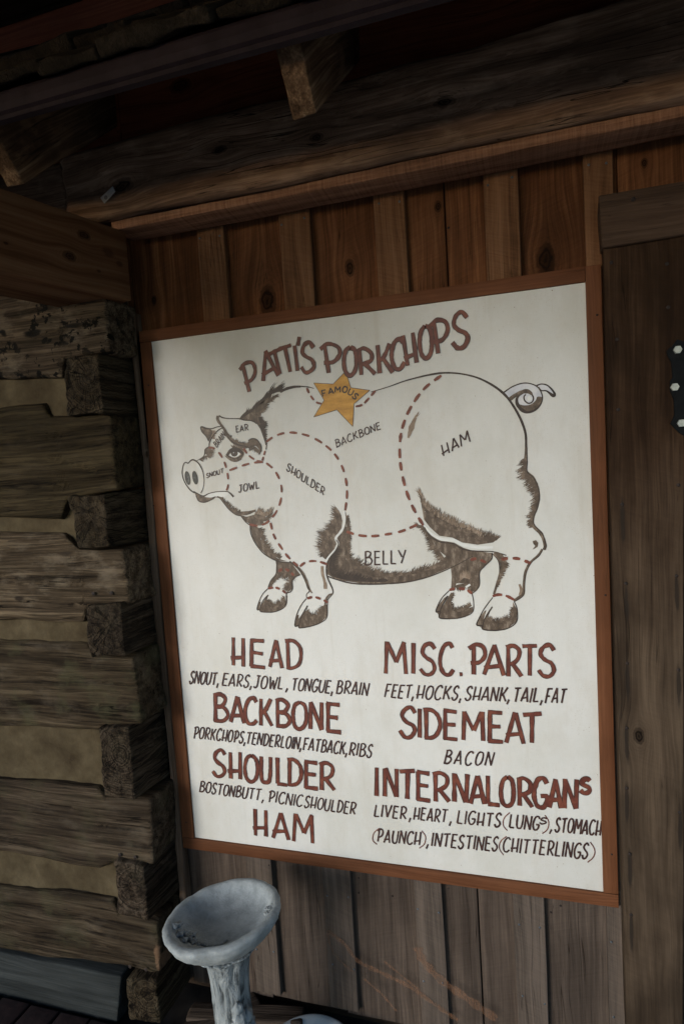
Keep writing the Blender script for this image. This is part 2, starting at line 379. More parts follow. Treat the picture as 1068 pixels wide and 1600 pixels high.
# ------------------------------------------------------------------ ground and porch
n = NB('dusty_ground', .95, .1)
f = n.noise(n.co, 6, 8, .7); c_ = n.ramp(f, [(.3, (.26, .235, .19)), (.7, (.40, .37, .31))]); n.bump(f, .6, .02)
M_ground = n.done(c_)  # ground colour raised as well, for more bounce under the roof
tag(mesh('ground', [(-80, -90, -.06), (80, -90, -.06), (80, 80, -.06), (-80, 80, -.06)], [(0, 1, 2, 3)], M_ground), kind='structure')
M_brick = plain('dark_red_brick', (.012, .005, .005), (.028, .012, .011), 40, .9, 0, .6)
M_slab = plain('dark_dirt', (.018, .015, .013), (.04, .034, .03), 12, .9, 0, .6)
M_path = plain('pale_bounce_floor', (.30, .255, .20), (.42, .36, .29), 8, .9, 0, .5)  # floor colour paled and warmed to bounce light up onto the beams
mesh_floor = box('porch_floor', -3.2, 3.4, -3.6, .5, -.055, -.012, M_path, res=.5, r=.004)
tag(mesh_floor, kind='structure')
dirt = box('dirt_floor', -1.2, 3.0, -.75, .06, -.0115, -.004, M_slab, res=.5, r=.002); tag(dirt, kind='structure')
fl = thing('brick_strip', 'dark red brick edging laid along the foot of the log wall', 'brickwork')
for i in range(9):
    box('brick', -1.0 + i * .112 - .05, -1.0 + i * .112 + .055, -.36, -.155, -.012, .022 + .004 * random.random(), M_brick, fl, res=.03, r=.004, amp=.003, seed=i)
for i in range(9):
    box('brick', -1.05 + i * .112, -1.05 + i * .112 + .105, -.57, -.368, -.012, .02 + .004 * random.random(), M_brick, fl, res=.03, r=.004, amp=.003, seed=i + 20)

# ------------------------------------------------------------------ board and batten wall
wall = thing('board_wall', 'brown board and batten wall greyed below the framed pig sign', 'wall')
YW = .030
seams = [-.9, -.62, -.33, -.03, .245, .480, .742, .872, 1.008, 1.262, 1.50]
kn = {3: [(onY(240, 470, YW)) + (.009,)], 4: [onY(418, 470, YW) + (.024,)], 5: [onY(546, 418, YW) + (.013,)],
      6: [onY(684, 322, YW) + (.009,), onY(702, 365, YW) + (.008,)], 8: [onY(852, 405, YW) + (.022,), onY(1075, 255, YW) + (.008,)], 9: [onY(1006, 254, YW) + (.007,)]}
tones = [1, .9, .9, .95, .9, .98, .95, 1.05, .72, .95, .8]
for i in range(len(seams) - 1):
    a_, b_ = seams[i] + .0012, seams[i + 1] - .0012
    box('board', a_, b_, YW + .002 * (i % 2), YW + .024, .028 + .012 * random.random(), 2.75, wallwood(i, kn.get(i, ()), tones[i]), wall, res=.05, r=.002, amp=.0014, axis='z', seed=i)
def nail(x, y, z, mat=M_nail, parent=None, r=.0032):
    V = [(x, y - .0016, z)]; F = []
    for rr_, dy in ((.6, -.0013), (1, 0)):
        for k in range(8): V.append((x + r * rr_ * math.cos(k * .785), y + dy, z + r * rr_ * math.sin(k * .785)))
    for k in range(8):
        F.append((0, 1 + (k + 1) % 8, 1 + k)); F.append((1 + k, 1 + (k + 1) % 8, 9 + (k + 1) % 8, 9 + k))
    return mesh('nail', V, F, mat, parent, smooth=True)
box('wall_backing', -1.0, 2.2, .0562, .075, -.01, 2.9, M_porch, wall, res=.5, r=.001)  # unseen sheet added behind the boards to stop light leaking through seams
YB = .010
battens = [(-.10, -.045), (.199, .281), (.439, .525), (.702, .779), (.966, 1.044), (1.190, 1.253)]
for i, (a_, b_) in enumerate(battens):
    tx_ = [0, .0, .004, -.003, .002, 0][i]
    block('batten', [(a_ - tx_, .06), (b_ - tx_, .06), (b_ + tx_, 2.32), (a_ + tx_, 2.32)], YB, YW - .0005, M_batten, wall, res=.03, r=.003, amp=.002, axis='z', seed=i + 30, wob=.0015)
    if i:
        for z in (2.27, .405, 1.95 if i > 9 else .2):
            for x in (a_ + .012, b_ - .012): nail(x + random.uniform(-.003, .003), YB - .001, z + random.uniform(-.008, .008), parent=wall)
for (px, py) in ((700, 356), (560, 1395), (612, 1400), (875, 1415), (860, 1425)): 
    x, z = onY(px, py, YW); nail(x, YW - .001, z, M_rust, wall, .003)
box('frieze_board', -1.6, 2.0, -.012, .02, 2.50, 2.95, M_red, wall, res=.1, r=.003, axis='x')
box('frieze_strip', -.004, .008, -.018, -.0125, 2.50, 2.75, M_red, wall, res=.05, r=.002, axis='z')

def ribbon(pts, wid, y):
    pts = np.array(pts, float); wid = np.broadcast_to(np.array(wid, float), (len(pts),))
    t = np.gradient(pts, axis=0); t /= np.linalg.norm(t, axis=1)[:, None] + 1e-12
    nn = np.stack([-t[:, 1], t[:, 0]], 1)
    L = pts + nn * wid[:, None] / 2; R_ = pts - nn * wid[:, None] / 2
    V = [(p[0], y, p[1]) for p in L] + [(p[0], y, p[1]) for p in R_]; n_ = len(pts)
    return V, [(i, i + 1, n_ + i + 1, n_ + i) for i in range(n_ - 1)]
def smooth(pts, k=6):
    p = np.array(pts, float)
    if len(p) < 3: return np.array([p[0] + (p[1] - p[0]) * t for t in np.linspace(0, 1, k)])
    q = np.vstack([2 * p[0] - p[1], p, 2 * p[-1] - p[-2]]); out = []
    for i in range(1, len(q) - 2):
        for t in np.linspace(0, 1, k, endpoint=False):
            out.append(.5 * ((2 * q[i]) + (-q[i - 1] + q[i + 1]) * t + (2 * q[i - 1] - 5 * q[i] + 4 * q[i + 1] - q[i + 2]) * t * t + (-q[i - 1] + 3 * q[i] - 3 * q[i + 1] + q[i + 2]) * t ** 3))
    out.append(p[-1]); return np.array(out)
# orange crayon marks on the grey boards
for pl, wd in (([(512, 1452), (540, 1475), (560, 1500), (600, 1520), (640, 1540), (690, 1575), (715, 1592)], .008), ([(512, 1452), (516, 1475), (530, 1497), (552, 1517)], .005),
               ([(568, 1527), (595, 1550), (620, 1578)], .004), ([(652, 1478), (662, 1500), (690, 1530), (735, 1562), (775, 1590)], .015), ([(600, 1500), (655, 1545)], .004)):
    p = smooth([onY(*q, YB) for q in pl], 8)
    v, f_ = ribbon(p, wd * 1.5 * (1 + .3 * np.sin(np.arange(len(p)) * 1.3)), YB - .0045)
    mesh('crayon_mark', v, f_, M_chalk, wall)

# ------------------------------------------------------------------ log cabin corner
cab = thing('log_cabin_wall', 'squared hewn log wall corner with cream chinking beside the sign', 'wall')
YA, YBN, YC = -.128, -.150, -.105
def Q(pts, Y): return [onY(px, py, Y) for px, py in pts]
LX = -1.7
def extend(q):      # carry a front face measured at the picture's left edge on to the left
    q = list(q); (x0, z0), (x1, z1) = q[0], q[3]
    q[0] = (LX, z0 + .0); q[3] = (LX, z1 + .0); return q
XB = -.030         # the cabin's side face meets the board wall here
long_logs = [  # bottom line, top line in px on the front face, material args, cracks
    ([(0, 592), (97, 590), (101, 557), (172, 548)], [(0, 440), (165, 462)], dict(tone=1.15, warm=1.0, stains=1.0, green=.1, dust=.7, light=1.15), [[(0, 528), (60, 520), (110, 513), (175, 500)]]),
    ([(0, 808), (94, 812), (105, 777), (181, 766)], [(0, 634), (66, 629), (76, 649), (173, 647)], dict(tone=.55, warm=1.3, green=.05, dust=.2), [[(0, 722), (80, 716), (150, 735)], [(0, 690), (160, 672)], [(0, 765), (100, 758), (170, 750)]]),
    ([(0, 968), (131, 971), (135, 946), (203, 942)], [(0, 831), (97, 830), (123, 858), (192, 856)], dict(tone=1.25, warm=1.05, green=.05, dust=.6, light=1.2), [[(0, 902), (30, 910), (60, 915), (110, 912), (196, 907)], [(40, 938), (130, 945)]]),
    ([(0, 1140), (150, 1146), (158, 1139), (222, 1133)], [(0, 1001), (136, 1007), (142, 1026), (207, 1026)], dict(tone=.85, warm=1.1, green=.55, dust=.4), [[(0, 1062), (120, 1060), (215, 1075)], [(0, 1100), (90, 1108), (200, 1100)]]),
    ([(0, 1333), (156, 1358), (172, 1351), (240, 1353)], [(0, 1218), (154, 1231), (164, 1246), (237, 1250)], dict(tone=.85, warm=1.0, green=.25, dust=.35), [[(0, 1268), (60, 1278), (150, 1288), (236, 1298)], [(0, 1250), (110, 1262)]]),
    ([(0, 1487), (190, 1516), (252, 1533)], [(0, 1386), (178, 1410), (186, 1430), (247, 1446)], dict(tone=.8, warm=1.05, green=.3, dust=.35), [[(0, 1450), (100, 1462), (210, 1490)]]),
]
EX = [-.004, .0, -.004, -.002, .004, -.002]
for i, (pb, pt, kw, cr) in enumerate(long_logs):
    pb, pt = Q(pb, YA), Q(pt, YA); q = extend([pb[0], pb[-1], pt[-1], pt[0]])
    pf = [tuple(zip(*([(LX, p_[0][1])] + p_))) for p_ in (pb, pt)]
    sp = []
    if i == 2: sp = [(onY(100, 865, YA)[1], onY(100, 865, YA)[0], .007, .03, (.03, .022, .016), .8), (onY(30, 935, YA)[1], onY(30, 935, YA)[0], .007, .02, (.02, .014, .01), .9)]
    if i == 0: sp = [(onY(50, 520, YA)[1], onY(50, 520, YA)[0], .012, .035, (.008, .007, .006), .95), (onY(112, 508, YA)[1], onY(112, 508, YA)[0], .007, .04, (.008, .007, .006), .9), (onY(10, 520, YA)[1], onY(6, 520, YA)[0], .01, .012, (.008, .007, .006), .95),
                     (onY(70, 458, YA)[1], onY(72, 458, YA)[0], .012, .03, (.5, .45, .38), .6)]
    if i == 5: sp = [(onY(243, 1500, YA)[1], onY(246, 1490, YA)[0], .05, .010, (.26, .15, .09), .5)]
    mt = logwood(i, 'x', spots=sp, **kw)
    # back face at the board wall
    block('log', q, YA, .012, mt, cab, res=.0085, r=.012, amp=.008, axis='x', seed=i + 50, wob=.007, prof=pf, hew=.006,
          cracks=[([onY(*c, YA) for c in pl], .010, .0035) for pl in cr])
for (px, py) in ((148, 927), (176, 926), (189, 1334), (213, 1338), (205, 1508), (230, 1513)):
    x, z = onY(px, py, YA); nail(x, YA - .006, z, M_rust, cab, .006)
short_logs = [
    ([(104, 649), (154, 647), (153, 552), (101, 556)], dict(tone=.62, warm=1.1)),
    ([(123, 857), (170, 855), (158, 772), (107, 776)], dict(tone=.62, warm=1.1)),
    ([(140, 1024), (194, 1026), (188, 943), (133, 945)], dict(tone=.66, warm=1.0)),
    ([(161, 1245), (204, 1250), (200, 1136), (154, 1138)], dict(tone=.62, warm=1.0)),
    ([(183, 1429), (230, 1440), (223, 1354), (177, 1346)], dict(tone=.8, warm=.95)),
    ([(203, 1592), (246, 1597), (243, 1531), (195, 1531)], dict(tone=.6, warm=1.1)),
]
for i, (pq, kw) in enumerate(short_logs):
    q = Q(pq, YBN); xr = min(max(q[1][0], q[2][0]), XB); q = [q[0], (xr, q[1][1]), (xr, q[2][1]), q[3]]
    qb = [q[0], (XB, q[1][1] - .004), (XB, q[2][1] + .002), q[3]]
    cr = [[((q[0][0] + q[1][0]) / 2, q[0][1]), ((q[0][0] + q[1][0]) / 2 + .01, q[2][1])]] if i in (1, 4) else []
    block('cross_log', q, YBN, .013, logwood(20 + i, 'y', rings=(q[1][0] - .035, (q[0][1] + q[2][1]) / 2 + .02), green=.1, dust=.3, **kw), cab, res=.008, r=.006, amp=.006, axis='y', seed=i + 80, quad_b=qb, hew=.004, wob=.004,
          cracks=[(pl, .006, .003) for pl in cr])
chinks = [[(0, 470), (60, 470), (80, 430), (0, 405)], [(0, 640), (112, 652), (106, 584), (0, 586)], [(0, 838), (128, 862), (110, 765), (0, 802)], [(0, 1008), (145, 1028), (140, 962), (0, 958)],
          [(0, 1226), (168, 1242), (160, 1138), (0, 1132)], [(0, 1396), (188, 1428), (182, 1345), (0, 1326)]]
for i, pq in enumerate(chinks):
    q = extend(Q([(a_, b_ + (14 if k_ < 2 else -14)) for k_, (a_, b_) in enumerate(pq)], YA + .012))
    block('chinking', q, YA + .021, YA + .07, M_chink, cab, res=.012, r=.004, amp=.006, axis='y', seed=i + 110)
# lowest squared sill below the cabin, greyed blue
M_sill = wood('sill_wood', (.014, .016, .016), (.034, .038, .038), (.055, .060, .060), 'x', blot=.5, crack=.6, bump=.8)
q = extend(Q([(0, 1566), (183, 1602), (189, 1527), (0, 1494)], YA - .012))
block('sill', q, YA - .012, .0, M_sill, cab, res=.012, r=.005, amp=.005, axis='x', seed=140)
box('post', -.062, -.036, -.105, .012, onY(200, 556, -.1)[1], 2.32, logwood(40, 'z', tone=.7), cab, res=.012, r=.004, amp=.004, axis='z', seed=150)
# thin trim strip covering the joint of cabin and board wall
M_strip = wood('strip_wood', (.045, .026, .016), (.115, .076, .052), (.20, .145, .11), 'z', blot=.5, crack=.6)
block('corner_strip', [(-.029, .16), (-.006, .16), (-.002, 2.10), (-.027, 2.10)], -.006, .0295, M_strip, wall, res=.02, r=.003, amp=.005, axis='z', seed=151, wob=.006)

# scraps of broken timber lying at the foot of the cabin corner
M_scrap = wood('scrap_wood', (.025, .017, .012), (.065, .048, .036), (.12, .09, .07), 'x', blot=.5, crack=1., bump=1.)
def scrap(loc, size, rot, label, seed):
    o = box('timber_scrap', -size[0] / 2, size[0] / 2, -size[1] / 2, size[1] / 2, 0, size[2], M_scrap, res=.012, r=.004, amp=.008, axis='x', seed=seed)
    o.location = loc; o.rotation_euler = rot; tag(o, label, 'wood scrap', 'broken timber at the cabin foot')
scrap((.10, -.10, -.008), (.30, .09, .045), (0, 0, .75), 'dark broken timber lying between the log corner and the bowl pedestal', 1)
scrap((.19, -.045, -.008), (.34, .06, .05), (0, 0, .18), 'dark timber length lying against the board wall behind the bowl pedestal', 2)
scrap((.02, -.23, -.008), (.20, .09, .04), (0, .0, 1.1), 'dark timber piece nearest the front at the log corner foot', 3)

# ------------------------------------------------------------------ timbers above
plate = block('wall_plate_log', [(-.125, 2.318), (2.1, 2.318), (2.1, 2.55), (-.125, 2.50)], -.115, .0, M_plate, res=.012, r=.016, amp=.009, axis='x', seed=201, hew=.006,
              cracks=[([onY(*c, -.12) for c in pl], .012, .003) for pl in ([(540, 182), (640, 160), (760, 130), (1068, 85)], [(620, 190), (720, 168), (800, 158)], [(560, 130), (760, 85), (900, 60)], [(230, 300), (330, 275), (470, 250)])], wob=.004)
tag(plate, 'long grey brown hewn log running above the board wall under the rafters', 'beam')
pl2 = box('wall_plate_stub', -1.6, -.128, -.095, .0, 2.31, 2.50, M_plate, res=.03, r=.012, amp=.008, axis='x', seed=203)
tag(pl2, 'short dark hewn log above the cabin corner, left of the long log', 'beam')
led = block('ledger_strip', [(.004, 2.293), (2.1, 2.290), (2.1, 2.3165), (.004, 2.3165)], -.092, .0, M_ledger, res=.012, r=.003, amp=.004, axis='x', seed=205, wob=.004)
tag(led, 'rough sawn reddish strip nailed along the underside of the hewn log', 'trim board')
# pine tie beam coming forward to the left
ang = math.radians(13.6)
dvx, dvy = -math.sin(ang), -math.cos(ang)
P0 = (.036, -.075)
def on_tie(px, py):
    d = ray(px, py); nn = np.array([math.cos(ang), -math.sin(ang), 0]); p0 = np.array([P0[0], P0[1], 0])
    p = CAM + d * (nn @ (p0 - CAM)) / (nn @ d); return p[2] - 2.108, -((p - p0) @ np.array([dvx, dvy, 0]))
M_tie = wood('pine_beam_wood', (.072, .030, .013), (.112, .052, .025), (.150, .080, .042), 'y',
             knots=[on_tie(131, 367) + (.012,), on_tie(109, 400) + (.012,), on_tie(10, 380) + (.004,)], blot=.25, crack=.1, fine=.55, bump=.2, lo_=.36,
             spots=[(*on_tie(170, 395), .012, .02, (.03, .012, .006), .6), (*on_tie(187, 412), .010, .012, (.03, .012, .006), .6), (*on_tie(155, 424), .005, .008, (.02, .01, .006), .7)])
tie = box('pine_beam', -.19, 0, -2.4, 0, 0, .182, M_tie, res=.04, r=.004, amp=.0006, axis='y', seed=207)
tie.location = (P0[0], P0[1], 2.108); tie.rotation_euler = (0, 0, -ang)
tag(tie, 'smooth golden pine beam with two oval knots at upper left', 'beam')
# rafter tails
PITCHR = math.radians(39)
def rafter(x1, label, seed, light=True):
    L, hh, th = 1.0, .125, .048
    o = box('rafter', x1 - th, x1, 0, L, 0, hh, M_raft, res=.02, r=.004, amp=.004, axis='y', seed=seed)
    o.location = (0, -.386, 2.300); o.rotation_euler = (PITCHR, 0, 0)
    tag(o, label, 'rafter', 'rafter tails above the hewn log'); return o
rafter(.690, 'rafter tail with pale scuffed end at the top centre of the eave', 301)
rafter(-.004, 'rafter tail at the top left above the pine beam', 302)
rafter(1.42, 'rafter tail at the far right end of the eave', 303)
# metal eave trim
def extr(prof, x0, x1, name, mat, parent=None):
    n_ = len(prof); V = [(x, y, z) for x in (x0, x1) for y, z in prof]
    F = [(i, (i + 1) % n_, n_ + (i + 1) % n_, n_ + i) for i in range(n_)] + [tuple(range(n_ - 1, -1, -1)), tuple(range(n_, 2 * n_))]
    return mesh(name, V, F, mat, parent)
eave = thing('metal_eave_trim', 'long plum grey metal trim running along the eave at top left', 'eave trim')
extr([(-.500, 2.376), (-.508, 2.380), (-.512, 2.392), (-.512, 2.408), (-.508, 2.416), (-.49, 2.418), (-.47, 2.412), (-.47, 2.378)], -1.6, 2.1, 'trim_body', M_bar, eave)
extr([(-.4995, 2.3672), (-.502, 2.3672), (-.502, 2.3757), (-.478, 2.3777), (-.478, 2.3737), (-.4995, 2.3717)], -1.6, 2.1, 'drip_lip', M_bar, eave)
# shake roof
roof = thing('shake_roof', 'rough wooden shake roof edge above the plum metal trim', 'roof')
cs, sn = math.cos(PITCHR), math.sin(PITCHR)
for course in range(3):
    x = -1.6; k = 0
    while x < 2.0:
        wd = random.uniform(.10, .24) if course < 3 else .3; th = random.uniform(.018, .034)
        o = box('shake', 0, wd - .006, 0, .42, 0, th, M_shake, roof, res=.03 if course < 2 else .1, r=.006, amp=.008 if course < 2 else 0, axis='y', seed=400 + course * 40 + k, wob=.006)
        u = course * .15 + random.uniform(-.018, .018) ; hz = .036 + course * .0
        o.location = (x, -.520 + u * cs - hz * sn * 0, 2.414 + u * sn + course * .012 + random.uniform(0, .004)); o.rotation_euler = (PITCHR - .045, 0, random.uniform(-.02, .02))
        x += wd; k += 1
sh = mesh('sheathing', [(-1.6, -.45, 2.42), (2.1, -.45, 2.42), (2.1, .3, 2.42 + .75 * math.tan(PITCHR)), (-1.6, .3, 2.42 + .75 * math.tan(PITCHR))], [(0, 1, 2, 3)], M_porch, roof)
sol = sh.modifiers.new('thick', 'SOLIDIFY'); sol.thickness = .012; sol.offset = -1
# outer porch roof overhead
por = thing('porch_roof', 'dark board porch ceiling above the old eave at the top of the picture', 'roof')
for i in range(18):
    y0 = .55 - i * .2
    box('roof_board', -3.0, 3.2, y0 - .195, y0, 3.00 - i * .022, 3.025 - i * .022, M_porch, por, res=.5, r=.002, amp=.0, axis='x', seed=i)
for i in range(2):
    b = box('porch_post', -.07, .07, -.07, .07, -.01, 2.60, M_porch, res=.3, r=.006, axis='z'); b.location = (-2.6 + i * 5.4, -3.0, 0)
    tag(b, ['square porch post behind the viewer at the log cabin end', 'square porch post behind the viewer at the door end'][i], 'post', 'porch posts')

# small grey tag nailed to the plate log
tg = thing('tag', 'small pale grey tag with a round dot fixed to the hewn log', 'tag')
c = [onY(px, py, -.128) for px, py in ((157, 309), (176, 291), (180, 299), (163, 318))]
mesh('tag_plate', [(x, -.128, z) for x, z in c] + [(x, -.126, z) for x, z in c], [(3, 2, 1, 0), (4, 5, 6, 7), (0, 1, 5, 4), (1, 2, 6, 5), (2, 3, 7, 6), (3, 0, 4, 7)], M_tag, tg)
cx_, cz_ = onY(165.5, 308.5, -.1284)
mesh('printed_dot', [(cx_ + .0055 * math.cos(k * .524), -.1284, cz_ + .0055 * math.sin(k * .524)) for k in range(12)], [tuple(range(12))], M_dot, tg)

# ------------------------------------------------------------------ door casing on the right
df = thing('door_casing', 'wide weathered plank door casing to the right of the sign', 'door frame')
nails = [(963, 530), (965, 640), (971, 788), (977, 912), (979, 1037), (978, 1138), (978, 1232), (983, 1335), (985, 1430), (1041, 412), (1043, 480), (1060, 540), (1059, 758), (1056, 900), (1059, 1047), (1061, 1270), (954, 410)]
spots = []
for px, py in nails[2:9] + nails[13:16]:
    x, z = onY(px, py, -.032); spots.append((x, z - .038, .0055, .055, (.018, .014, .011), .8))
M_case2 = wood('casing_plank_wood', (.014, .0065, .0035), (.034, .018, .0095), (.064, .037, .021), 'z', knots=[onY(997, 1150, -.032) + (.012,)], saw=.12,
               weather=(.95, 1.75, (.033, .022, .014), (.108, .077, .052), .9), blot=.85, crack=.5, spots=spots)
block('side_board', [(1.2265, .0), (1.345, .0), (1.385, 2.100), (1.222, 2.100)], -.032, .009, M_case2, df, res=.02, r=.003, amp=.002, axis='z', seed=501)
block('head_board', [onY(940, 387, -.045), (2.1, 2.085), (2.1, 2.18), onY(934, 305, -.045)], -.045, .009, M_case_h, df, res=.02, r=.004, amp=.004, axis='x', seed=503)
for px, py in nails:
    x, z = onY(px, py, -.034); nail(x, -.0335, z, M_rust, df, .0042)
x, z = onY(988, 311, -.047); nail(x, -.047, z, M_rust, df, .005)
dr = thing('plank_door', 'dark plank door at the right edge beside the casing', 'door')
for i in range(4):
    block('plank', [(1.349 + i * .16, .01), (1.505 + i * .16, .01), (1.505 + i * .16, 2.078), (1.389 + i * .16 if i == 0 else 1.349 + i * .16, 2.078)], -.018 + .001 * (i % 2), .009, M_door, dr, res=.05, r=.002, amp=.001, axis='z', seed=510 + i)
hg = thing('strap_hinge', 'black iron strap hinge with three pale bolts on the right casing', 'hinge')
hp = [(1041, 547), (1049, 541), (1057, 530), (1068, 534), (1085, 548), (1120, 560), (1122, 640), (1090, 650), (1076, 672), (1068, 681), (1060, 676), (1047, 662), (1053, 648), (1052, 625), (1046, 610), (1046, 596), (1050, 590), (1048, 566), (1041, 553)]
hq = [onY(px, py, -.038) for px, py in hp]; n_ = len(hq)
mesh('hinge_plate', [(x, -.038, z) for x, z in hq] + [(x, -.030, z) for x, z in hq], [tuple(range(n_)), tuple(range(2 * n_ - 1, n_ - 1, -1))] + [(i, n_ + i, n_ + (i + 1) % n_, (i + 1) % n_) for i in range(n_)], M_iron, hg)
for px, py in ((1058.5, 546), (1054, 604.5), (1064.5, 661)):
    x, z = onY(px, py, -.046); r_ = .0085
    V = [(x + r_ * math.cos(k * 1.0472), -.046, z + r_ * math.sin(k * 1.0472)) for k in range(6)] + [(x + r_ * 1.05 * math.cos(k * 1.0472), -.0385, z + r_ * 1.05 * math.sin(k * 1.0472)) for k in range(6)]
    mesh('bolt', V, [tuple(range(6))] + [(i, 6 + i, 6 + (i + 1) % 6, (i + 1) % 6) for i in range(6)], M_bolt, hg)

# ------------------------------------------------------------------ the sign
sign = thing('painted_sign', 'framed white hand painted sign with a pig butchering chart and red lettering', 'sign')
YP = .0035
SO = [onY(*p) for p in ((287, 1324), (966, 1418), (938, 413), (218, 518))]   # outer BL BR TR TL
SI = [onY(*p) for p in ((304, 1309), (942, 1394), (914, 441), (236, 534))]
box('backing_panel', .02, 1.20, YP, YP + .006, .52, 2.03, M_panel, sign, res=.3, r=.001)
def rail(q, mat, ax, sd_): block('frame_rail', q, -.0035, .0097, mat, sign, res=.03, r=.0015, amp=.0008, axis=ax, seed=sd_)
(Ob, Obr, Otr, Otl), (Ib, Ibr, Itr, Itl) = SO, SI
g = .0006
rail([(Ob[0], Ib[1]), (Ib[0], Ib[1]), (Itl[0], Itl[1]), (Otl[0], Itl[1])], M_frame, 'z', 601)
rail([(Ibr[0], Obr[1] + .036), (Obr[0], Obr[1] + .036), Otr, (Itr[0], Otr[1])], M_frame, 'z', 602)
rail([(Otl[0], Itl[1] + g), (Itr[0] - g, Itr[1] + g), (Itr[0] - g, Otr[1]), Otl], M_frame_h, 'x', 603)
rail([Ob, (Obr[0], Obr[1]), (Obr[0], Ibr[1] - g), (Ob[0], Ib[1] - g)], M_frame_h, 'x', 604)
for px, py in ((232, 602), (932, 492), (945, 930), (955, 1335), (240, 1000), (291, 1285), (420, 1352), (560, 1372), (700, 1388), (240, 790)):
    x, z = onY(px, py, -.004); nail(x, -.0042, z, M_rust, sign, .0026)

# --- painting: thin layers of paint laid on the panel
class Layer:
    cnt = 0
    def __init__(s): s.d = {}
    def add(s, mat, V, F):
        v, f = s.d.setdefault(mat.name, ([], [])); b = len(v); v += V; f += [tuple(b + i for i in q) for q in F]
    def build(s, name, label=None):
        V, F, MI = [], [], []; mats = list(s.d)
        for k_, mn in enumerate(mats):
            v, f = s.d[mn]; b = len(V); V += v; F += [tuple(b + i for i in q) for q in f]; MI += [k_] * len(f)
        o = mesh(name, V, F, bpy.data.materials[mats[0]], sign)
        for mn in mats[1:]: o.data.materials.append(bpy.data.materials[mn])
        o.data.polygons.foreach_set('material_index', MI)
        if label: o['label'] = label
        return o
Y_FUR, Y_LINE, Y_DASH, Y_TXT = YP - .0004, YP - .0009, YP - .0012, YP - .0015
def nexty(base, lv=97):
    Layer.cnt += 1; return base - (Layer.cnt % lv) * .000003
K = 1 / 566.0          # metres per photo pixel on the sign, for stroke widths
def stroke(L, mat, px, wpx, base=Y_LINE, sm=True, taper=None, jit=.12, k=6):
    p = smooth(px, k) if sm else np.vstack([np.array([np.array(a_) + (np.array(b_) - np.array(a_)) * t for t in np.linspace(0, 1, 4, endpoint=False)]) for a_, b_ in zip(px[:-1], px[1:])] + [np.array([px[-1]], float)])
    n_ = len(p); w0 = np.interp(np.linspace(0, 1, n_), np.linspace(0, 1, len(wpx)), wpx) if hasattr(wpx, '__len__') else np.full(n_, float(wpx))
    t = np.linspace(0, 1, n_)
    w0 = w0 * (1 + jit * np.array([noise.noise(Vector((p[i][0] * .2, p[i][1] * .2, 3.3))) for i in range(n_)]) * 1.6)
    P = np.array([onY(a_, b_, YP) for a_, b_ in p])
    V, F = ribbon(P, w0 * K, nexty(base)); L.add(mat, V, F)
def poly(L, mat, px, base=Y_LINE, sm=False):
    p = smooth(list(px) + [px[0]], 5)[:-1] if sm else px
    y = nexty(base); L.add(mat, [(x, y, z) for x, z in (onY(a_, b_, YP) for a_, b_ in p)], [tuple(range(len(p)))[::-1]])
def dashes(L, px, on=14, off=8, w_=4.6, first=0.0):
    p = smooth(px, 30); sl = np.concatenate([[0], np.cumsum(np.linalg.norm(np.diff(p, axis=0), axis=1))])
    tot = sl[-1]; nn_ = max(1, round((tot + off) / (on + off))); per = (tot + off) / nn_; on_ = per * on / (on + off)
    for i in range(nn_):
        s0 = i * per + random.uniform(-1, 1); s1 = s0 + on_ * random.uniform(.9, 1.1); s0 = max(0, s0); s1 = min(tot, s1)
        ts = np.linspace(s0, s1, 6); q = np.stack([np.interp(ts, sl, p[:, 0]), np.interp(ts, sl, p[:, 1])], 1)
        stroke(L, P_dash, q, [w_ * .7, w_, w_ * 1.08, w_, w_ * .75], Y_DASH, sm=True, k=2); L.build('cut_line_dash'); L.d.clear()
def fur(L, mat, path, length, direc, wd=1.5, dens=2.2, spread=.35, base_w=0, k=10, curl=.0):
    """hairs rooted along path (px); length and direction (degrees, image up = 90) vary along it"""
    p = smooth(path, k); sl = np.concatenate([[0], np.cumsum(np.linalg.norm(np.diff(p, axis=0), axis=1))]); tot = sl[-1]
    N_ = int(tot * dens)
    Ls = length if hasattr(length, '__len__') else [length]; Ds = direc if hasattr(direc, '__len__') else [direc]
    for _ in range(N_):
        s_ = random.uniform(0, tot); t = s_ / tot
        x = np.interp(s_, sl, p[:, 0]); y = np.interp(s_, sl, p[:, 1])
        clump = noise.noise(Vector((s_ * .13, tot, 1)))
        ln = np.interp(t, np.linspace(0, 1, len(Ls)), Ls) * (.45 + .95 * random.random() ** 1.5 + .6 * clump)
        dg = math.radians(np.interp(t, np.linspace(0, 1, len(Ds)), Ds)) + random.gauss(0, spread * .45) + clump * .35
        dx, dy = math.cos(dg), -math.sin(dg); cx = -dy * ln * .12 * random.uniform(-1, 1); cy2 = dx * ln * .12 * random.uniform(-1, 1)
        q = [(x - dx * 1, y - dy * 1), (x + dx * ln * .5 + cx, y + dy * ln * .5 + cy2), (x + dx * ln, y + dy * ln)]
        P = np.array([onY(a_, b_, YP) for a_, b_ in q])
        V, F = ribbon(P, np.array([wd * .9, wd * .6, .1]) * K * random.uniform(.7, 1.3), nexty(Y_FUR, 180)); L.add(mat, V, F)

def Z_(ox, oy, s): return lambda pts: [(ox + a_ / s, oy + b_ / s) for a_, b_ in pts]
HD = Z_(270, 590, 5.34); HE = Z_(280, 600, 6.675); FL = Z_(370, 760, 5.34); HM = Z_(560, 560, 3.3375); RL = Z_(620, 780, 4.108)
BE = Z_(490, 780, 4.272); TL = Z_(740, 560, 6.675); ST = Z_(400, 560, 4.108); SH = Z_(400, 640, 5.933)

pig = Layer()
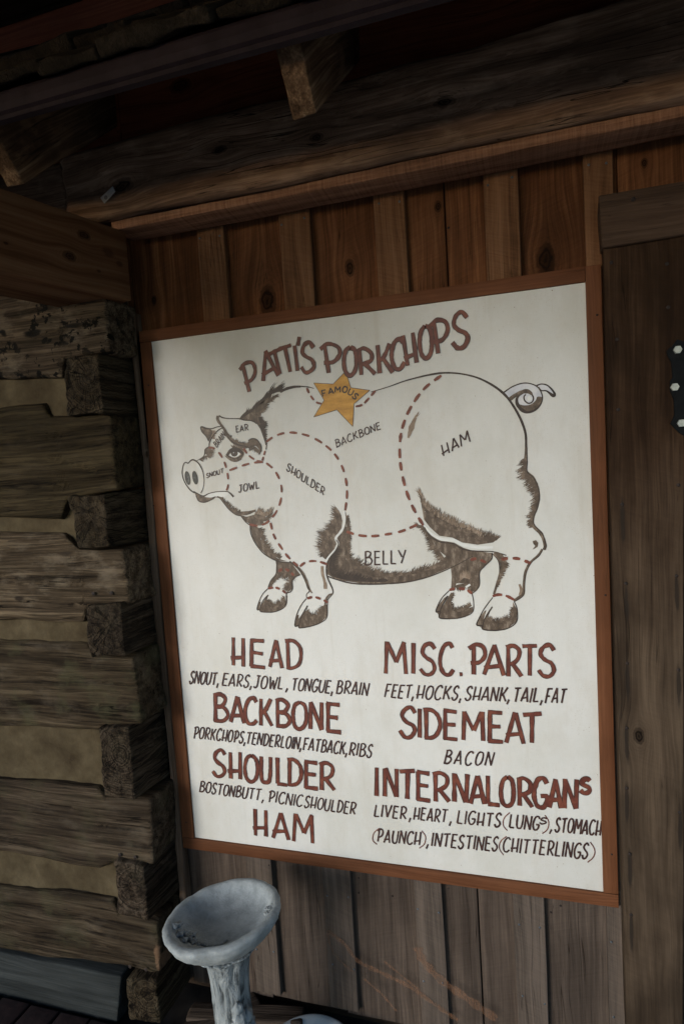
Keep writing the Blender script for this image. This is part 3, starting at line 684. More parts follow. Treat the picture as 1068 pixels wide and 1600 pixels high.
# back line, from neck to rump and down the hind leg
stroke(pig, P_dark, HM([(65, 175), (150, 150), (260, 112), (400, 80), (500, 77), (600, 95), (680, 130), (745, 175), (790, 225), (840, 310), (868, 390), (872, 470)]), [1.2, 1.5, 2, 2.6, 2.4, 2.4, 3, 3.4, 3, 3.2, 3.4, 3.2])
stroke(pig, P_dark, ST([(160, 215), (200, 190), (260, 180), (330, 183), (372, 193)]), [3.5, 3, 2.2, 1.5, 1])
stroke(pig, P_fur, HM([(872, 465), (870, 540), (868, 590), (905, 625), (932, 690), (930, 760), (905, 830), (905, 870), (950, 915), (970, 970), (968, 998)]), [3.4, 5, 5.5, 6, 5.2, 5, 4.6, 4.6, 5, 4.5, 3.5])
stroke(pig, P_dark, HM([(876, 465), (877, 540), (878, 592), (912, 625), (938, 690), (935, 760), (912, 830), (915, 868), (955, 912), (974, 970), (968, 1000)]), 1.5)
fur(pig, P_fur, HM([(868, 520), (864, 590), (900, 640), (925, 700), (922, 765), (898, 830), (900, 880)]), [9, 13, 11, 10, 10, 9, 5], [215, 200, 205, 200, 205, 200, 190], 1.6, 3)
# tail
poly(pig, P_tail, TL([(315, 360), (380, 310), (480, 270), (560, 262), (640, 290), (690, 350), (712, 410), (690, 480), (640, 540), (560, 562), (500, 545), (455, 490), (442, 440), (450, 400), (390, 410), (345, 400)]), Y_LINE + .0003)
poly(pig, P_fur, TL([(450, 470), (520, 490), (590, 480), (640, 440), (660, 400), (712, 410), (690, 480), (640, 535), (565, 562), (500, 545)]), Y_LINE + .00025, True)
stroke(pig, P_dark, TL([(310, 355), (400, 295), (500, 260), (580, 262), (650, 290), (695, 345), (712, 410), (692, 480), (640, 535), (565, 562), (500, 540), (455, 485), (445, 430), (470, 385), (540, 350), (590, 365), (618, 410), (605, 455), (565, 468), (528, 440), (520, 400), (540, 375)]), [2, 1.6, 1.6, 1.6, 1.6, 2, 3, 4.4, 4.4, 3.2, 2, 2, 2, 2, 2, 1.6])
stroke(pig, P_fur, TL([(375, 425), (430, 385), (500, 350), (560, 345), (605, 375)]), [5.5, 5, 5, 6, 3], Y_LINE)
poly(pig, P_white, TL([(555, 400), (578, 392), (598, 410), (596, 435), (575, 445), (556, 430)]), Y_DASH, True)
poly(pig, P_tail, TL([(655, 285), (720, 270), (785, 300), (835, 360), (835, 390), (815, 385), (775, 350), (700, 335)]), Y_LINE + .0003)
stroke(pig, P_dark, TL([(650, 285), (700, 268), (760, 280), (810, 325), (838, 370), (825, 392), (790, 365), (750, 338), (700, 335), (670, 300)]), [2, 1.5, 2, 2.6, 3.6, 3.8, 2, 1.8, 2])
# neck bristles
poly(pig, P_furp, HD([(550, 345), (600, 300), (640, 270), (690, 240), (735, 190), (790, 150), (830, 130), (820, 165), (770, 220), (740, 280), (735, 340), (745, 400), (755, 460), (770, 520), (755, 500), (730, 430), (700, 385), (640, 358)]), Y_FUR)
fur(pig, P_dark, HD([(560, 345), (640, 290), (700, 230), (760, 180), (830, 130), (900, 110)]), [9, 12, 15, 16, 15, 10], [55, 52, 48, 42, 35, 25], 2.0, 4, .3)
fur(pig, P_fur, HD([(700, 300), (735, 290), (760, 240), (800, 190), (860, 150)]), [7, 9, 10, 9, 7], [20, 25, 25, 20, 15], 1.4, 4, .6)
fur(pig, P_dark, HD([(720, 330), (735, 380), (750, 440), (765, 500), (778, 560)]), [7, 7, 6, 5, 2], [-10, 0, 10, 15, 20], 1.8, 4, .6)
stroke(pig, P_dark, HD([(730, 390), (750, 450), (770, 520), (782, 560), (778, 600)]), [5, 4, 3, 2, 2])
stroke(pig, P_dark, HD([(895, 122), (950, 95), (1010, 78), (1068, 75)]), [2.5, 3.8, 3.8, 3])
# near ear
0 and poly(pig, P_white, HD([(390, 330), (440, 345), (550, 345), (640, 360), (700, 390), (730, 460), (770, 530), (730, 600), (650, 520), (600, 555), (500, 530), (440, 450), (390, 370)]), Y_LINE + .0003)
stroke(pig, P_dark, HD([(385, 318), (420, 335), (470, 342), (550, 343), (600, 355), (660, 360), (700, 385)]), [2.4, 1.8, 1.6, 2, 2, 1.6])
stroke(pig, P_fur, HD([(378, 318), (375, 350), (400, 390), (430, 430), (455, 480), (500, 530), (560, 560), (620, 570), (660, 545), (700, 545), (730, 590), (722, 640)]), [4.5, 5, 4, 4, 6, 6, 7, 7, 9, 9, 6, 1.5])
poly(pig, P_fur, HD([(615, 560), (640, 520), (670, 508), (710, 530), (742, 590), (738, 620), (715, 590), (690, 570), (660, 585), (635, 592)]), Y_LINE, True)
stroke(pig, P_dark, HD([(400, 395), (440, 455), (480, 520), (540, 558), (600, 572), (650, 590)]), [1.2, 1.6, 1.8, 1.8, 1.5])
stroke(pig, P_dark, HD([(630, 525), (665, 508), (705, 522), (738, 575), (735, 612), (722, 642)]), 1.6)
fur(pig, P_fur, HD([(450, 490), (500, 530), (560, 555), (615, 565)]), [5, 5, 5], [45, 60, 70], 1.5, 4, .6)
fur(pig, P_fur, HD([(640, 590), (680, 580), (720, 610)]), [4, 6, 5], [-90, -80, -110], 1.4, 4, .5)
# far ear and brow
poly(pig, P_fur, HD([(238, 412), (280, 425), (320, 432), (335, 460), (318, 500), (302, 530), (280, 490), (245, 450)]), Y_LINE, False)
stroke(pig, P_dark, HD([(302, 532), (280, 490), (245, 450), (238, 412), (285, 425), (330, 425), (370, 412), (408, 405)]), [2, 2, 2, 3, 2, 1.8, 1.8])
stroke(pig, P_dark, HD([(425, 415), (380, 440), (335, 490), (308, 540), (305, 580)]), 1.8)
fur(pig, P_wash, HD([(325, 440), (330, 480), (320, 505)]), 6, [0, -10, -20], 1.6, 4)
poly(pig, P_fur, HD([(305, 578), (275, 595), (268, 625), (285, 645), (310, 640), (320, 610)]), Y_LINE, True)
fur(pig, P_fur, HD([(300, 590), (310, 640), (270, 660), (225, 690)]), [7, 6, 5, 4], [-20, -10, -60, -30], 1.4, 4)
stroke(pig, P_dark, HD([(305, 575), (272, 600), (268, 632), (255, 660), (200, 695)]), [1.8, 2.2, 2, 1.5, 1])
# snout
stroke(pig, P_dark, HD([(130, 715), (155, 690), (180, 688), (220, 720), (250, 780), (262, 850), (255, 920), (235, 965)]), [2, 2, 2.4, 2.2, 1.8, 1, 1, 1.6])
stroke(pig, P_dark, HD([(130, 715), (105, 708), (88, 735), (80, 800), (100, 870), (140, 930), (180, 962)]), [2, 1.8, 1.8, 2, 2, 2])
for c0 in ((125, 838), (187, 835)):
    poly(pig, P_black, HD([(c0[0] + 19 * math.cos(t) - 0.0 + 9 * math.sin(t), c0[1] + 52 * math.sin(t)) for t in np.linspace(0, 6.28, 17)[:-1]]), Y_LINE)
    stroke(pig, P_dark, HD([(c0[0] + 20 * math.cos(t) + 9 * math.sin(t), c0[1] + 54 * math.sin(t)) for t in np.linspace(0, 6.28, 17)]), 1.0)
# mouth and chin
poly(pig, P_white, HD([(255, 995), (310, 965), (390, 955), (450, 955), (470, 975), (430, 1000), (390, 992), (340, 995), (290, 1015)]), Y_LINE + .0003)
stroke(pig, P_dark, HD([(175, 950), (205, 970), (255, 990), (300, 968), (370, 952), (450, 950), (480, 965), (508, 995)]), [2.4, 3, 2.6, 1.6, 1.4, 1.6, 2.6, 3.2])
poly(pig, P_fur, HD([(180, 960), (215, 975), (265, 995), (320, 1000), (360, 990), (340, 1015), (290, 1035), (245, 1038), (215, 1020)]), Y_LINE, True)
stroke(pig, P_fur, HD([(370, 992), (410, 1010), (440, 1050), (480, 1095), (540, 1130), (620, 1130), (690, 1108)]), [2, 3.6, 4.4, 5.2, 6, 6.5, 3])
stroke(pig, P_dark, HD([(195, 985), (220, 1030), (265, 1040), (310, 1025), (350, 998), (390, 1005), (425, 1045), (470, 1100), (530, 1145), (600, 1158)]), [2, 2, 2, 1.6, 1.2, 1.2, 1.6, 1.6, 1.6, 1.2])
fur(pig, P_fur, HD([(400, 1005), (440, 1048), (490, 1100), (560, 1120)]), [5, 5, 5, 4], [60, 55, 60, 80], 1.3, 4)
# throat
poly(pig, P_furp, HD([(570, 1155), (620, 1160), (690, 1140), (740, 1180), (760, 1210), (735, 1235), (660, 1232), (610, 1200)]), Y_FUR)
fur(pig, P_fur, HD([(680, 1150), (730, 1190), (780, 1190), (810, 1160)]), [9, 14, 14, 10], [60, 50, 55, 60], 1.6, 5, .5)
fur(pig, P_wash, HD([(690, 1130), (780, 1150), (820, 1120)]), [9, 10, 9], [50, 60, 70], 1.4, 3, .5)
stroke(pig, P_dark, HD([(570, 1155), (610, 1205), (650, 1232), (700, 1245)]), 1.8)
# chest
poly(pig, P_furp, FL([(112, 330), (165, 335), (200, 355), (205, 400), (200, 440), (230, 500), (280, 560), (340, 600), (420, 625), (330, 618), (250, 575), (185, 510), (135, 430)]), Y_FUR)
fur(pig, P_fur, FL([(180, 350), (205, 420), (230, 500), (290, 560), (360, 600)]), [7, 8, 8, 7, 5], [0, 15, 25, 40, 50], 1.6, 5, .5)
stroke(pig, P_dark, FL([(112, 325), (118, 390), (150, 465), (210, 545), (270, 590), (330, 618), (400, 635), (450, 632)]), [2, 2, 1.8, 1.8, 2, 2, 1.5])
# far foreleg
poly(pig, P_furp, FL([(330, 620), (450, 632), (530, 735), (480, 755), (460, 790), (462, 855), (415, 890), (420, 860), (440, 800), (450, 740), (400, 720), (340, 760), (300, 810), (290, 850), (265, 845), (275, 800), (325, 740)]), Y_FUR)
fur(pig, P_fur, FL([(330, 700), (400, 720), (450, 740), (440, 800), (425, 860)]), [9, 9, 8, 8, 7], [-60, -100, -130, 190, 200], 1.6, 5, .5)
fur(pig, P_fur, FL([(330, 740), (290, 800), (275, 840)]), [6, 6, 4], [-20, -10, 0], 1.5, 4, .5)
stroke(pig, P_dark, FL([(328, 620), (335, 680), (325, 735), (285, 785), (262, 845)]), 1.7)
stroke(pig, P_dark, FL([(530, 735), (480, 760), (462, 795), (465, 850), (445, 880), (415, 895), (412, 960), (400, 995)]), 1.7)
def hoof(T, L_, pts_out, pts_dark, furp, dirs, split):
    poly(pig, P_furp, T(pts_dark), Y_FUR, False)
    fur(pig, P_fur, T(furp), L_, dirs, 1.6, 5, .6)
    stroke(pig, P_dark, T(split), [1.2, 1.6, 2.2])
    stroke(pig, P_dark, T(pts_out), [1.4, 1.6, 2.2, 2.2, 1.8, 1.4, 1.4], Y_LINE)
hoof(FL, [5, 7, 8, 7, 5], [(262, 850), (215, 900), (185, 965), (170, 1025), (192, 1028), (205, 1045), (300, 1048), (370, 1025), (412, 985), (418, 910)],
     [(172, 1025), (185, 965), (200, 960), (195, 1000), (230, 950), (262, 910), (245, 965), (275, 990), (340, 995), (390, 965), (398, 910), (412, 985), (370, 1025), (300, 1048), (205, 1045)],
     [(250, 960), (280, 1000), (340, 1000), (390, 970), (395, 920)], [70, 90, 100, 140, 180], [(192, 1028), (215, 960), (262, 905)])
# near foreleg
stroke(pig, P_fur, FL([(440, 625), (500, 670), (545, 720), (580, 790), (600, 850), (628, 890)]), [2, 4, 5, 5, 4, 2])
stroke(pig, P_dark, FL([(450, 632), (520, 690), (555, 750), (585, 820), (605, 870), (582, 900), (582, 930)]), [1.6, 2, 2, 1.6, 1.4])
stroke(pig, P_wash, FL([(712, 665), (715, 730), (735, 800), (738, 855)]), [4.5, 5, 5, 6])
stroke(pig, P_dark, FL([(750, 640), (745, 700), (760, 770), (795, 850), (800, 890), (765, 935), (755, 960), (752, 1080)]), [1.5, 2, 2.4, 2, 1.6, 1.4, 1.6])
stroke(pig, P_fur, FL([(800, 895), (770, 905), (745, 940), (735, 1000), (740, 1060)]), [1.5, 3, 3.6, 3, 3])
hoof(FL, [6, 8, 9, 8, 5], [(580, 935), (540, 985), (500, 1070), (485, 1162), (518, 1158), (525, 1180), (620, 1165), (700, 1135), (750, 1090), (755, 980)],
     [(487, 1160), (500, 1075), (518, 1070), (515, 1105), (545, 1060), (580, 1000), (572, 1050), (610, 1085), (670, 1080), (715, 1050), (722, 990), (752, 985), (750, 1090), (700, 1135), (620, 1165), (527, 1180)],
     [(575, 1050), (620, 1095), (680, 1085), (720, 1050), (728, 1000)], [70, 90, 100, 140, 180], [(518, 1160), (540, 1085), (590, 995)])
# shoulder shading, elbow highlight, belly
poly(pig, P_furp, FL([(850, 200), (870, 240), (880, 290), (872, 350), (830, 410), (815, 430), (830, 480), (815, 520), (770, 570), (740, 610), (715, 590), (730, 530), (735, 480), (770, 430), (800, 380), (820, 320), (835, 250)]), Y_FUR)
fur(pig, P_fur, FL([(845, 200), (835, 270), (815, 350), (770, 430), (730, 500), (720, 580)]), [12, 10, 15, 17, 13, 8], [140, 170, 160, 150, 165, 190], 1.6, 6, .5)
stroke(pig, P_white, FL([(893, 205), (900, 280), (880, 360), (835, 415), (825, 440), (845, 480), (820, 530), (775, 580), (738, 640), (735, 720), (750, 800)]), [2.4, 2.8, 3, 3.4, 3.8, 3.6, 3, 3, 3, 2.4, 1.5], Y_LINE - .0001)
poly(pig, P_furp, BE([(212, 80), (222, 130), (215, 180), (240, 220), (235, 280), (215, 350), (215, 400), (250, 420), (280, 460), (330, 500), (400, 512), (500, 510), (600, 500), (680, 488), (760, 465), (840, 430), (880, 380), (830, 340), (790, 270), (760, 220), (690, 170), (740, 175), (790, 235), (850, 275), (935, 290), (1000, 325), (1066, 345), (1066, 370), (985, 420), (900, 460), (800, 500), (700, 535), (600, 555), (450, 566), (320, 562), (200, 545), (130, 525), (90, 500), (88, 440), (110, 390), (150, 330), (165, 290), (155, 255), (195, 190), (205, 130)]), Y_FUR)
fur(pig, P_fur, BE([(222, 110), (225, 200), (225, 300), (215, 380), (250, 430), (300, 480), (400, 515), (520, 512), (640, 498), (760, 470), (850, 430)]), [3, 5, 6, 10, 16, 14, 9, 8, 9, 12, 12], [10, 5, 10, 35, 45, 48, 45, 40, 35, 35, 30], 1.7, 6, .6)
fur(pig, P_fur, BE([(880, 420), (850, 370), (800, 300), (760, 220), (690, 170)]), [14, 12, 9, 7, 6], [165, 165, 180, 190, 150], 1.6, 6, .6)
fur(pig, P_dark, BE([(150, 330), (110, 420), (120, 500), (200, 530), (330, 545), (480, 548)]), [8, 10, 14, 12, 7, 5], [-10, 20, 45, 50, 40, 30], 1.8, 5, .5)
stroke(pig, P_dark, BE([(95, 515), (150, 535), (250, 560), (370, 567), (500, 563), (620, 552), (740, 525), (850, 485), (950, 440), (1060, 380)]), [2, 2, 2.4, 2.4, 2.4, 2.2, 2, 1.6, 1.2, .8])
stroke(pig, P_dark, BE([(150, 270), (165, 300), (145, 345), (105, 395), (85, 450), (90, 510)]), [1.5, 2, 2, 2, 2])
# ham shading and hind highlight
poly(pig, P_furp, HM([(315, 700), (345, 800), (400, 830), (440, 870), (500, 890), (560, 905), (630, 935), (700, 940), (740, 930), (700, 960), (620, 972), (540, 960), (490, 935), (420, 925), (370, 880), (340, 840)]), Y_FUR)
fur(pig, P_fur, HM([(325, 720), (345, 790), (395, 835), (450, 880), (530, 905), (620, 945), (720, 945)]), [7, 12, 15, 13, 12, 13, 9], [110, 85, 75, 60, 75, 65, 50], 1.6, 7, .45)
fur(pig, P_wash, HM([(320, 700), (345, 770), (400, 815), (500, 870), (560, 885), (650, 930)]), [8, 9, 9, 9, 9, 7], [110, 85, 75, 70, 75, 75], 1.4, 3, .5)
stroke(pig, P_white, HM([(340, 870), (380, 915), (430, 942), (495, 948), (540, 970), (620, 985), (700, 985)]), [2.5, 4, 4.5, 4.5, 4.5, 4, 3], Y_LINE - .0001)
stroke(pig, P_wash, HM([(258, 415), (275, 360), (300, 295)]), [3, 8, 2], Y_LINE + .0003); fur(pig, P_wash, HM([(262, 410), (280, 350), (300, 300)]), [8, 9, 7], [60, 62, 60], 1.4, 4, .3)
stroke(pig, P_dark, RL([(175, 180), (215, 240), (280, 275), (360, 285), (420, 320), (500, 332), (600, 335), (650, 345), (700, 360)]), [1.5, 1.8, 1.6, 1.8, 1.6, 1.6, 1.5])
# far hind leg
poly(pig, P_furp, RL([(300, 285), (365, 285), (430, 325), (530, 335), (608, 345), (600, 390), (555, 430), (525, 470), (528, 545), (510, 580), (475, 600), (470, 580), (440, 540), (380, 540), (365, 590), (345, 575), (350, 500), (342, 420), (420, 380)]), Y_FUR)
fur(pig, P_fur, RL([(370, 560), (400, 550), (450, 545), (480, 570)]), [6, 8, 8, 6], [-70, -90, -110, -120], 1.6, 5, .5)
stroke(pig, P_white, RL([(440, 565), (468, 547)]), 3)
fur(pig, P_wash, RL([(400, 520), (430, 500), (465, 510)]), [8, 9, 8], [80, 90, 100], 1.6, 3, .5)
stroke(pig, P_dark, RL([(608, 345), (604, 385), (560, 430), (528, 470), (528, 545), (510, 580), (480, 605)]), 1.6)
hoof(RL, [4, 6, 7, 6, 5], [(335, 585), (290, 630), (262, 680), (250, 722), (275, 722), (275, 762), (370, 765), (440, 750), (485, 720), (490, 660), (480, 605)],
     [(252, 722), (265, 680), (300, 635), (320, 620), (290, 690), (320, 640), (345, 600), (365, 600), (335, 660), (350, 700), (400, 715), (450, 700), (485, 690), (485, 720), (440, 750), (370, 765), (277, 762)],
     [(350, 610), (340, 670), (370, 715), (430, 710), (475, 680)], [20, 20, 80, 110, 150], [(275, 722), (290, 680), (325, 620)])
# near hind leg
stroke(pig, P_fur, RL([(620, 345), (660, 370), (675, 420), (665, 470), (645, 530), (620, 610)]), [5, 10, 6, 5, 4, 3])
fur(pig, P_fur, RL([(655, 365), (690, 400), (680, 440), (660, 500), (640, 560)]), [8, 7, 5, 4, 4], [-20, -30, -10, 0, 0], 1.6, 5, .5)
stroke(pig, P_dark, RL([(605, 345), (640, 380), (655, 420), (655, 480), (635, 550), (618, 620)]), 1.6)
stroke(pig, P_fur, RL([(930, 320), (905, 360), (850, 410), (820, 470), (812, 540), (808, 600), (775, 635), (745, 650)]), [3, 3.4, 3, 2.8, 3.2, 4, 4.5, 4])
stroke(pig, P_dark, RL([(945, 300), (915, 355), (862, 405), (830, 465), (818, 540), (815, 605), (790, 635), (755, 655)]), 1.2)
stroke(pig, P_wash, RL([(783, 545), (795, 580), (785, 615)]), [3, 4, 3])
poly(pig, P_fur, RL([(868, 268), (890, 262), (905, 280), (900, 305), (880, 318), (868, 322), (885, 300), (872, 285)]), Y_LINE)
hoof(RL, [5, 8, 9, 7, 6], [(612, 630), (560, 700), (530, 755), (510, 805), (545, 812), (552, 835), (630, 842), (710, 828), (765, 785), (770, 710), (750, 655)],
     [(512, 805), (530, 755), (562, 715), (572, 712), (555, 770), (590, 715), (612, 680), (580, 760), (600, 790), (660, 790), (720, 770), (740, 720), (742, 660), (770, 710), (765, 785), (710, 828), (630, 842), (552, 835)],
     [(585, 770), (620, 800), (690, 790), (735, 760), (745, 700)], [60, 90, 110, 130, 180], [(548, 812), (565, 760), (610, 690)])
# eye
poly(pig, P_wash, HE([(495, 760), (520, 690), (580, 655), (650, 665), (680, 720), (650, 780), (590, 810), (530, 795)]), Y_FUR, True)
stroke(pig, P_dark, HE([(497, 745), (520, 700), (565, 670), (620, 680), (665, 725), (630, 760), (580, 778), (530, 762), (505, 745)]), [3, 2.6, 2.4, 2.8, 3, 1.6, 1.4, 1.4, 2])
fur(pig, P_fur, HE([(500, 770), (550, 800), (600, 805), (650, 780)]), 5, [120, 100, 90, 70], 1.5, 4, .5)
fur(pig, P_fur, HE([(560, 670), (620, 665), (670, 690)]), 5, [110, 80, 40], 1.4, 4, .5)
poly(pig, P_white, HE([(520, 742), (550, 716), (600, 706), (638, 728), (606, 758), (560, 763)]), Y_LINE - .0001, True)
poly(pig, P_dark, HE([(577 + 36 * math.cos(t), 724 + 33 * math.sin(t)) for t in np.linspace(0, 6.28, 17)[:-1]]), Y_DASH)
poly(pig, P_fur, HE([(577 + 26 * math.cos(t), 728 + 22 * math.sin(t)) for t in np.linspace(0, 6.28, 13)[:-1]]), Y_DASH - .00005)
poly(pig, P_dark, HE([(577 + 15 * math.cos(t), 726 + 15 * math.sin(t)) for t in np.linspace(0, 6.28, 13)[:-1]]), Y_DASH - .0001)
poly(pig, P_tail, HE([(570 + 6 * math.cos(t), 716 + 6 * math.sin(t)) for t in np.linspace(0, 6.28, 9)[:-1]]), Y_TXT)
stroke(pig, P_dark, HE([(500, 742), (535, 705), (580, 690), (625, 700), (665, 728)]), [3, 3.4, 3.8, 3.6, 3.4], Y_TXT)
pig.build('pig_painting', 'brown brushed pig drawing')

cut = Layer()
dashes(cut, HM([(432, 88), (350, 150), (290, 225), (245, 310), (218, 410), (215, 520), (232, 630), (262, 730), (300, 810), (338, 872)]), 15, 7.5, 4.4)
dashes(cut, HD([(300, 582), (345, 592), (400, 645), (440, 730), (460, 820), (462, 900), (448, 945)]), 11, 7, 3.6)
dashes(cut, HD([(470, 775), (560, 742), (650, 715), (750, 705), (800, 728), (860, 790), (900, 880), (908, 970), (890, 1060), (850, 1140), (790, 1205), (720, 1235), (640, 1225)]), 13, 7, 3.6)
dashes(cut, HD([(592, 590), (630, 645), (690, 688), (750, 705)]), 11, 6, 3.4)
dashes(cut, HD([(772, 605), (760, 650), (745, 700)]), 6, 4, 3)
dashes(cut, SH([(95, 300), (150, 260), (230, 225), (315, 212), (420, 225), (530, 262), (640, 330), (730, 415), (795, 525), (832, 650), (842, 790), (825, 935)]), 13, 8, 3.6)
dashes(cut, BE([(215, 215), (300, 240), (390, 246), (480, 235), (580, 215), (690, 170)]), 12, 8, 4.2)
dashes(cut, FL([(280, 300), (310, 410), (370, 510), (430, 590), (510, 665)]), 12, 8, 3.8)
dashes(cut, FL([(525, 668), (570, 635), (630, 622), (690, 628), (755, 650)]), 11, 6, 3.6)
dashes(cut, FL([(345, 712), (380, 690), (430, 700), (480, 745)]), 7, 6, 4.2)
dashes(cut, FL([(262, 850), (320, 843), (370, 862), (412, 890)]), 9, 5, 4)
dashes(cut, FL([(585, 935), (640, 922), (700, 938), (760, 968)]), 10, 6, 4)
dashes(cut, RL([(668, 385), (715, 380), (780, 382), (855, 410)]), 13, 7, 4.4)
dashes(cut, RL([(470, 390), (510, 382), (570, 405)]), 10, 6, 4)
dashes(cut, RL([(335, 582), (380, 573), (440, 578), (480, 605)]), 11, 6, 4.2)
dashes(cut, RL([(612, 622), (650, 612), (700, 620), (755, 648)]), 12, 6, 4.2)
dashes(cut, ST([(325, 190), (350, 240), (385, 280), (420, 292)]), 11, 5, 3.4)
dashes(cut, ST([(635, 310), (680, 298), (715, 265), (750, 225), (765, 208)]), 10, 5, 3.6)

star = Layer()
sp_pts = ST([(575, 82), (607, 188), (730, 205), (628, 292), (620, 438), (518, 330), (370, 377), (437, 268), (370, 158), (495, 165)])
Layer.cnt = 0
poly(star, P_gold, sp_pts, Y_DASH - .0001)
for a_, b_ in zip(sp_pts, sp_pts[1:] + sp_pts[:1]): stroke(star, P_fur, [a_, b_], .9, Y_DASH - .00012, sm=False)
star.build('star', None)

# --- lettering
G = {  # strokes in a unit box, y up; first item: smooth or straight
 'A': ['l0,0 .5,1', 'l.5,1 1,-.02', 'l-.02,.24 .86,.30'],
 'B': ['l.12,0 .1,1', 's-.02,.96 .45,1 .82,.84 .62,.6 .14,.53', 's.14,.53 .72,.5 .98,.26 .66,.03 0,.02'],
 'C': ['s.95,.84 .72,1 .32,.92 .06,.6 .06,.3 .3,.03 .7,0 1,.16'],
 'D': ['l.12,0 .1,1', 's-.04,.98 .45,1 .88,.78 .98,.45 .78,.14 .4,0 0,.01'],
 'E': ['l.1,.0 .1,1', 'l0,.98 .95,.96', 'l.08,.52 .82,.5', 'l.0,.02 1,.0'],
 'F': ['l.1,0 .1,1', 'l0,.98 1,.98', 'l0,.48 .75,.5'],
 'G': ['s.95,.84 .7,1 .3,.92 .06,.6 .06,.3 .3,.03 .7,.02 .95,.2 .95,.42', 'l.5,.4 1,.42'],
 'H': ['l.12,0 .08,1', 'l.9,0 .88,1', 'l-.1,.26 1.0,.32'],
 'I': ['l.5,0 .5,1'],
 'J': ['l.25,.97 1,.97', 's.66,.97 .66,.4 .58,.1 .3,0 0,.14'],
 'K': ['l.1,0 .1,1', 's.9,1 .5,.62 .12,.42', 'l.34,.56 1,0'],
 'L': ['l.12,.02 .12,1', 'l.1,.02 1,.02'],
 'M': ['l0,0 .08,1', 'l.08,1 .52,.34', 'l.52,.34 .93,1', 'l.93,1 1,0'],
 'N': ['l.04,0 .06,1', 'l.06,1 .92,0', 'l.92,0 .96,1'],
 'O': ['s.5,1 .16,.86 .02,.5 .14,.13 .5,0 .86,.14 .98,.5 .86,.86 .5,1'],
 'P': ['l.28,0 .24,1', 's0,.86 .4,1 .85,.9 .92,.62 .6,.4 .1,.36'],
 'R': ['l.16,0 .14,1', 's0,.92 .45,1 .86,.84 .8,.56 .4,.42 .06,.4', 'l.4,.42 1,0'],
 'S': ['s.94,.84 .66,1 .28,.92 .14,.7 .4,.53 .78,.4 .92,.2 .66,.02 .28,.0 .0,.2'],
 'T': ['l.5,0 .5,.97', 'l0,.94 1,.98'],
 'U': ['s.06,1 .06,.4 .2,.06 .5,0 .8,.06 .94,.4 .94,1'],
 'V': ['l0,1 .5,0', 'l.5,0 1,1'], 'W': ['l0,1 .26,0', 'l.26,0 .5,.7', 'l.5,.7 .76,0', 'l.76,0 1,1'],
 'Y': ['l0,1 .5,.45', 'l1,1 .42,0'],
 ',': ['l.6,.12 .2,-.22'], '.': ['l.3,.05 .7,.05'], "'": ['l.65,1 .35,.72'],
 '(': ['s1,1.1 .3,.75 .1,.4 .3,.05 1,-.25'], ')': ['s0,1.1 .7,.75 .9,.4 .7,.05 0,-.25']}
WID = {'I': .22, 'M': 1.25, 'W': 1.3, ',': .3, '.': .3, "'": .3, '(': .35, ')': .35, 'L': .8, 'E': .85, 'F': .85, 'S': .85, 'J': .85, ' ': .45}
def parse(s): return s[0] == 's', [tuple(map(float, q.split(','))) for q in s[1:].split()]
def glyph(L, ch, bl, br, tl, w_, mat, edge=None, base=Y_TXT, slop=.03):
    bl, br, tl = map(np.array, (bl, br, tl)); ux, uy = br - bl, tl - bl
    for st in G[ch]:
        sm, pts = parse(st)
        pts = [(a_ + random.uniform(-slop, slop) * (.5 if ch in 'OCGS' else 1), b_ + random.uniform(-slop, slop) * .7) for a_, b_ in pts]
        if ch == 'O': pts[-1] = pts[0]
        q = [tuple(bl + ux * a_ + uy * b_) for a_, b_ in pts]
        if ch == '.': 
            q = [(q[0][0], q[0][1]), (q[0][0] + w_ * .9, q[0][1])]
        wv_ = [w_ * random.uniform(.95, 1.12), w_ * random.uniform(.92, 1.05), w_ * random.uniform(.85, 1.15)]
        if edge: stroke(L, edge, q, [v + 1.5 for v in wv_], base, sm=sm, k=7, jit=.15)
        stroke(L, mat, q if not edge else [(a_ + .35, b_ - .25) for a_, b_ in q], wv_, base - (.0004 if edge else 0), sm=sm, k=7)
def title(T, items, w_, mat=P_red, edge=P_dark):
    L = Layer()
    for it in items:
        ch, bl, br, tl = it; g_ = 0.0 if ch in "I.'" else .055
        dx_, dy_ = (br[0] - bl[0]) * g_, (br[1] - bl[1]) * g_
        bl, br, tl = (bl[0] + dx_, bl[1] + dy_), (br[0] - dx_, br[1] - dy_), (tl[0] + dx_, tl[1] + dy_)
        p = T([bl, br, tl]); glyph(L, ch, *p, w_ - .75, mat, edge)
    L.build('lettering')
def heads(T, word, boxes, w_, slant=0.0):
    title(T, [(ch, (x0, yb0), (x1, yb0 + (yb1 - yb0)), (x0 + slant, yt)) for ch, (x0, x1, yt, yb0, yb1) in zip(word, boxes)], w_)
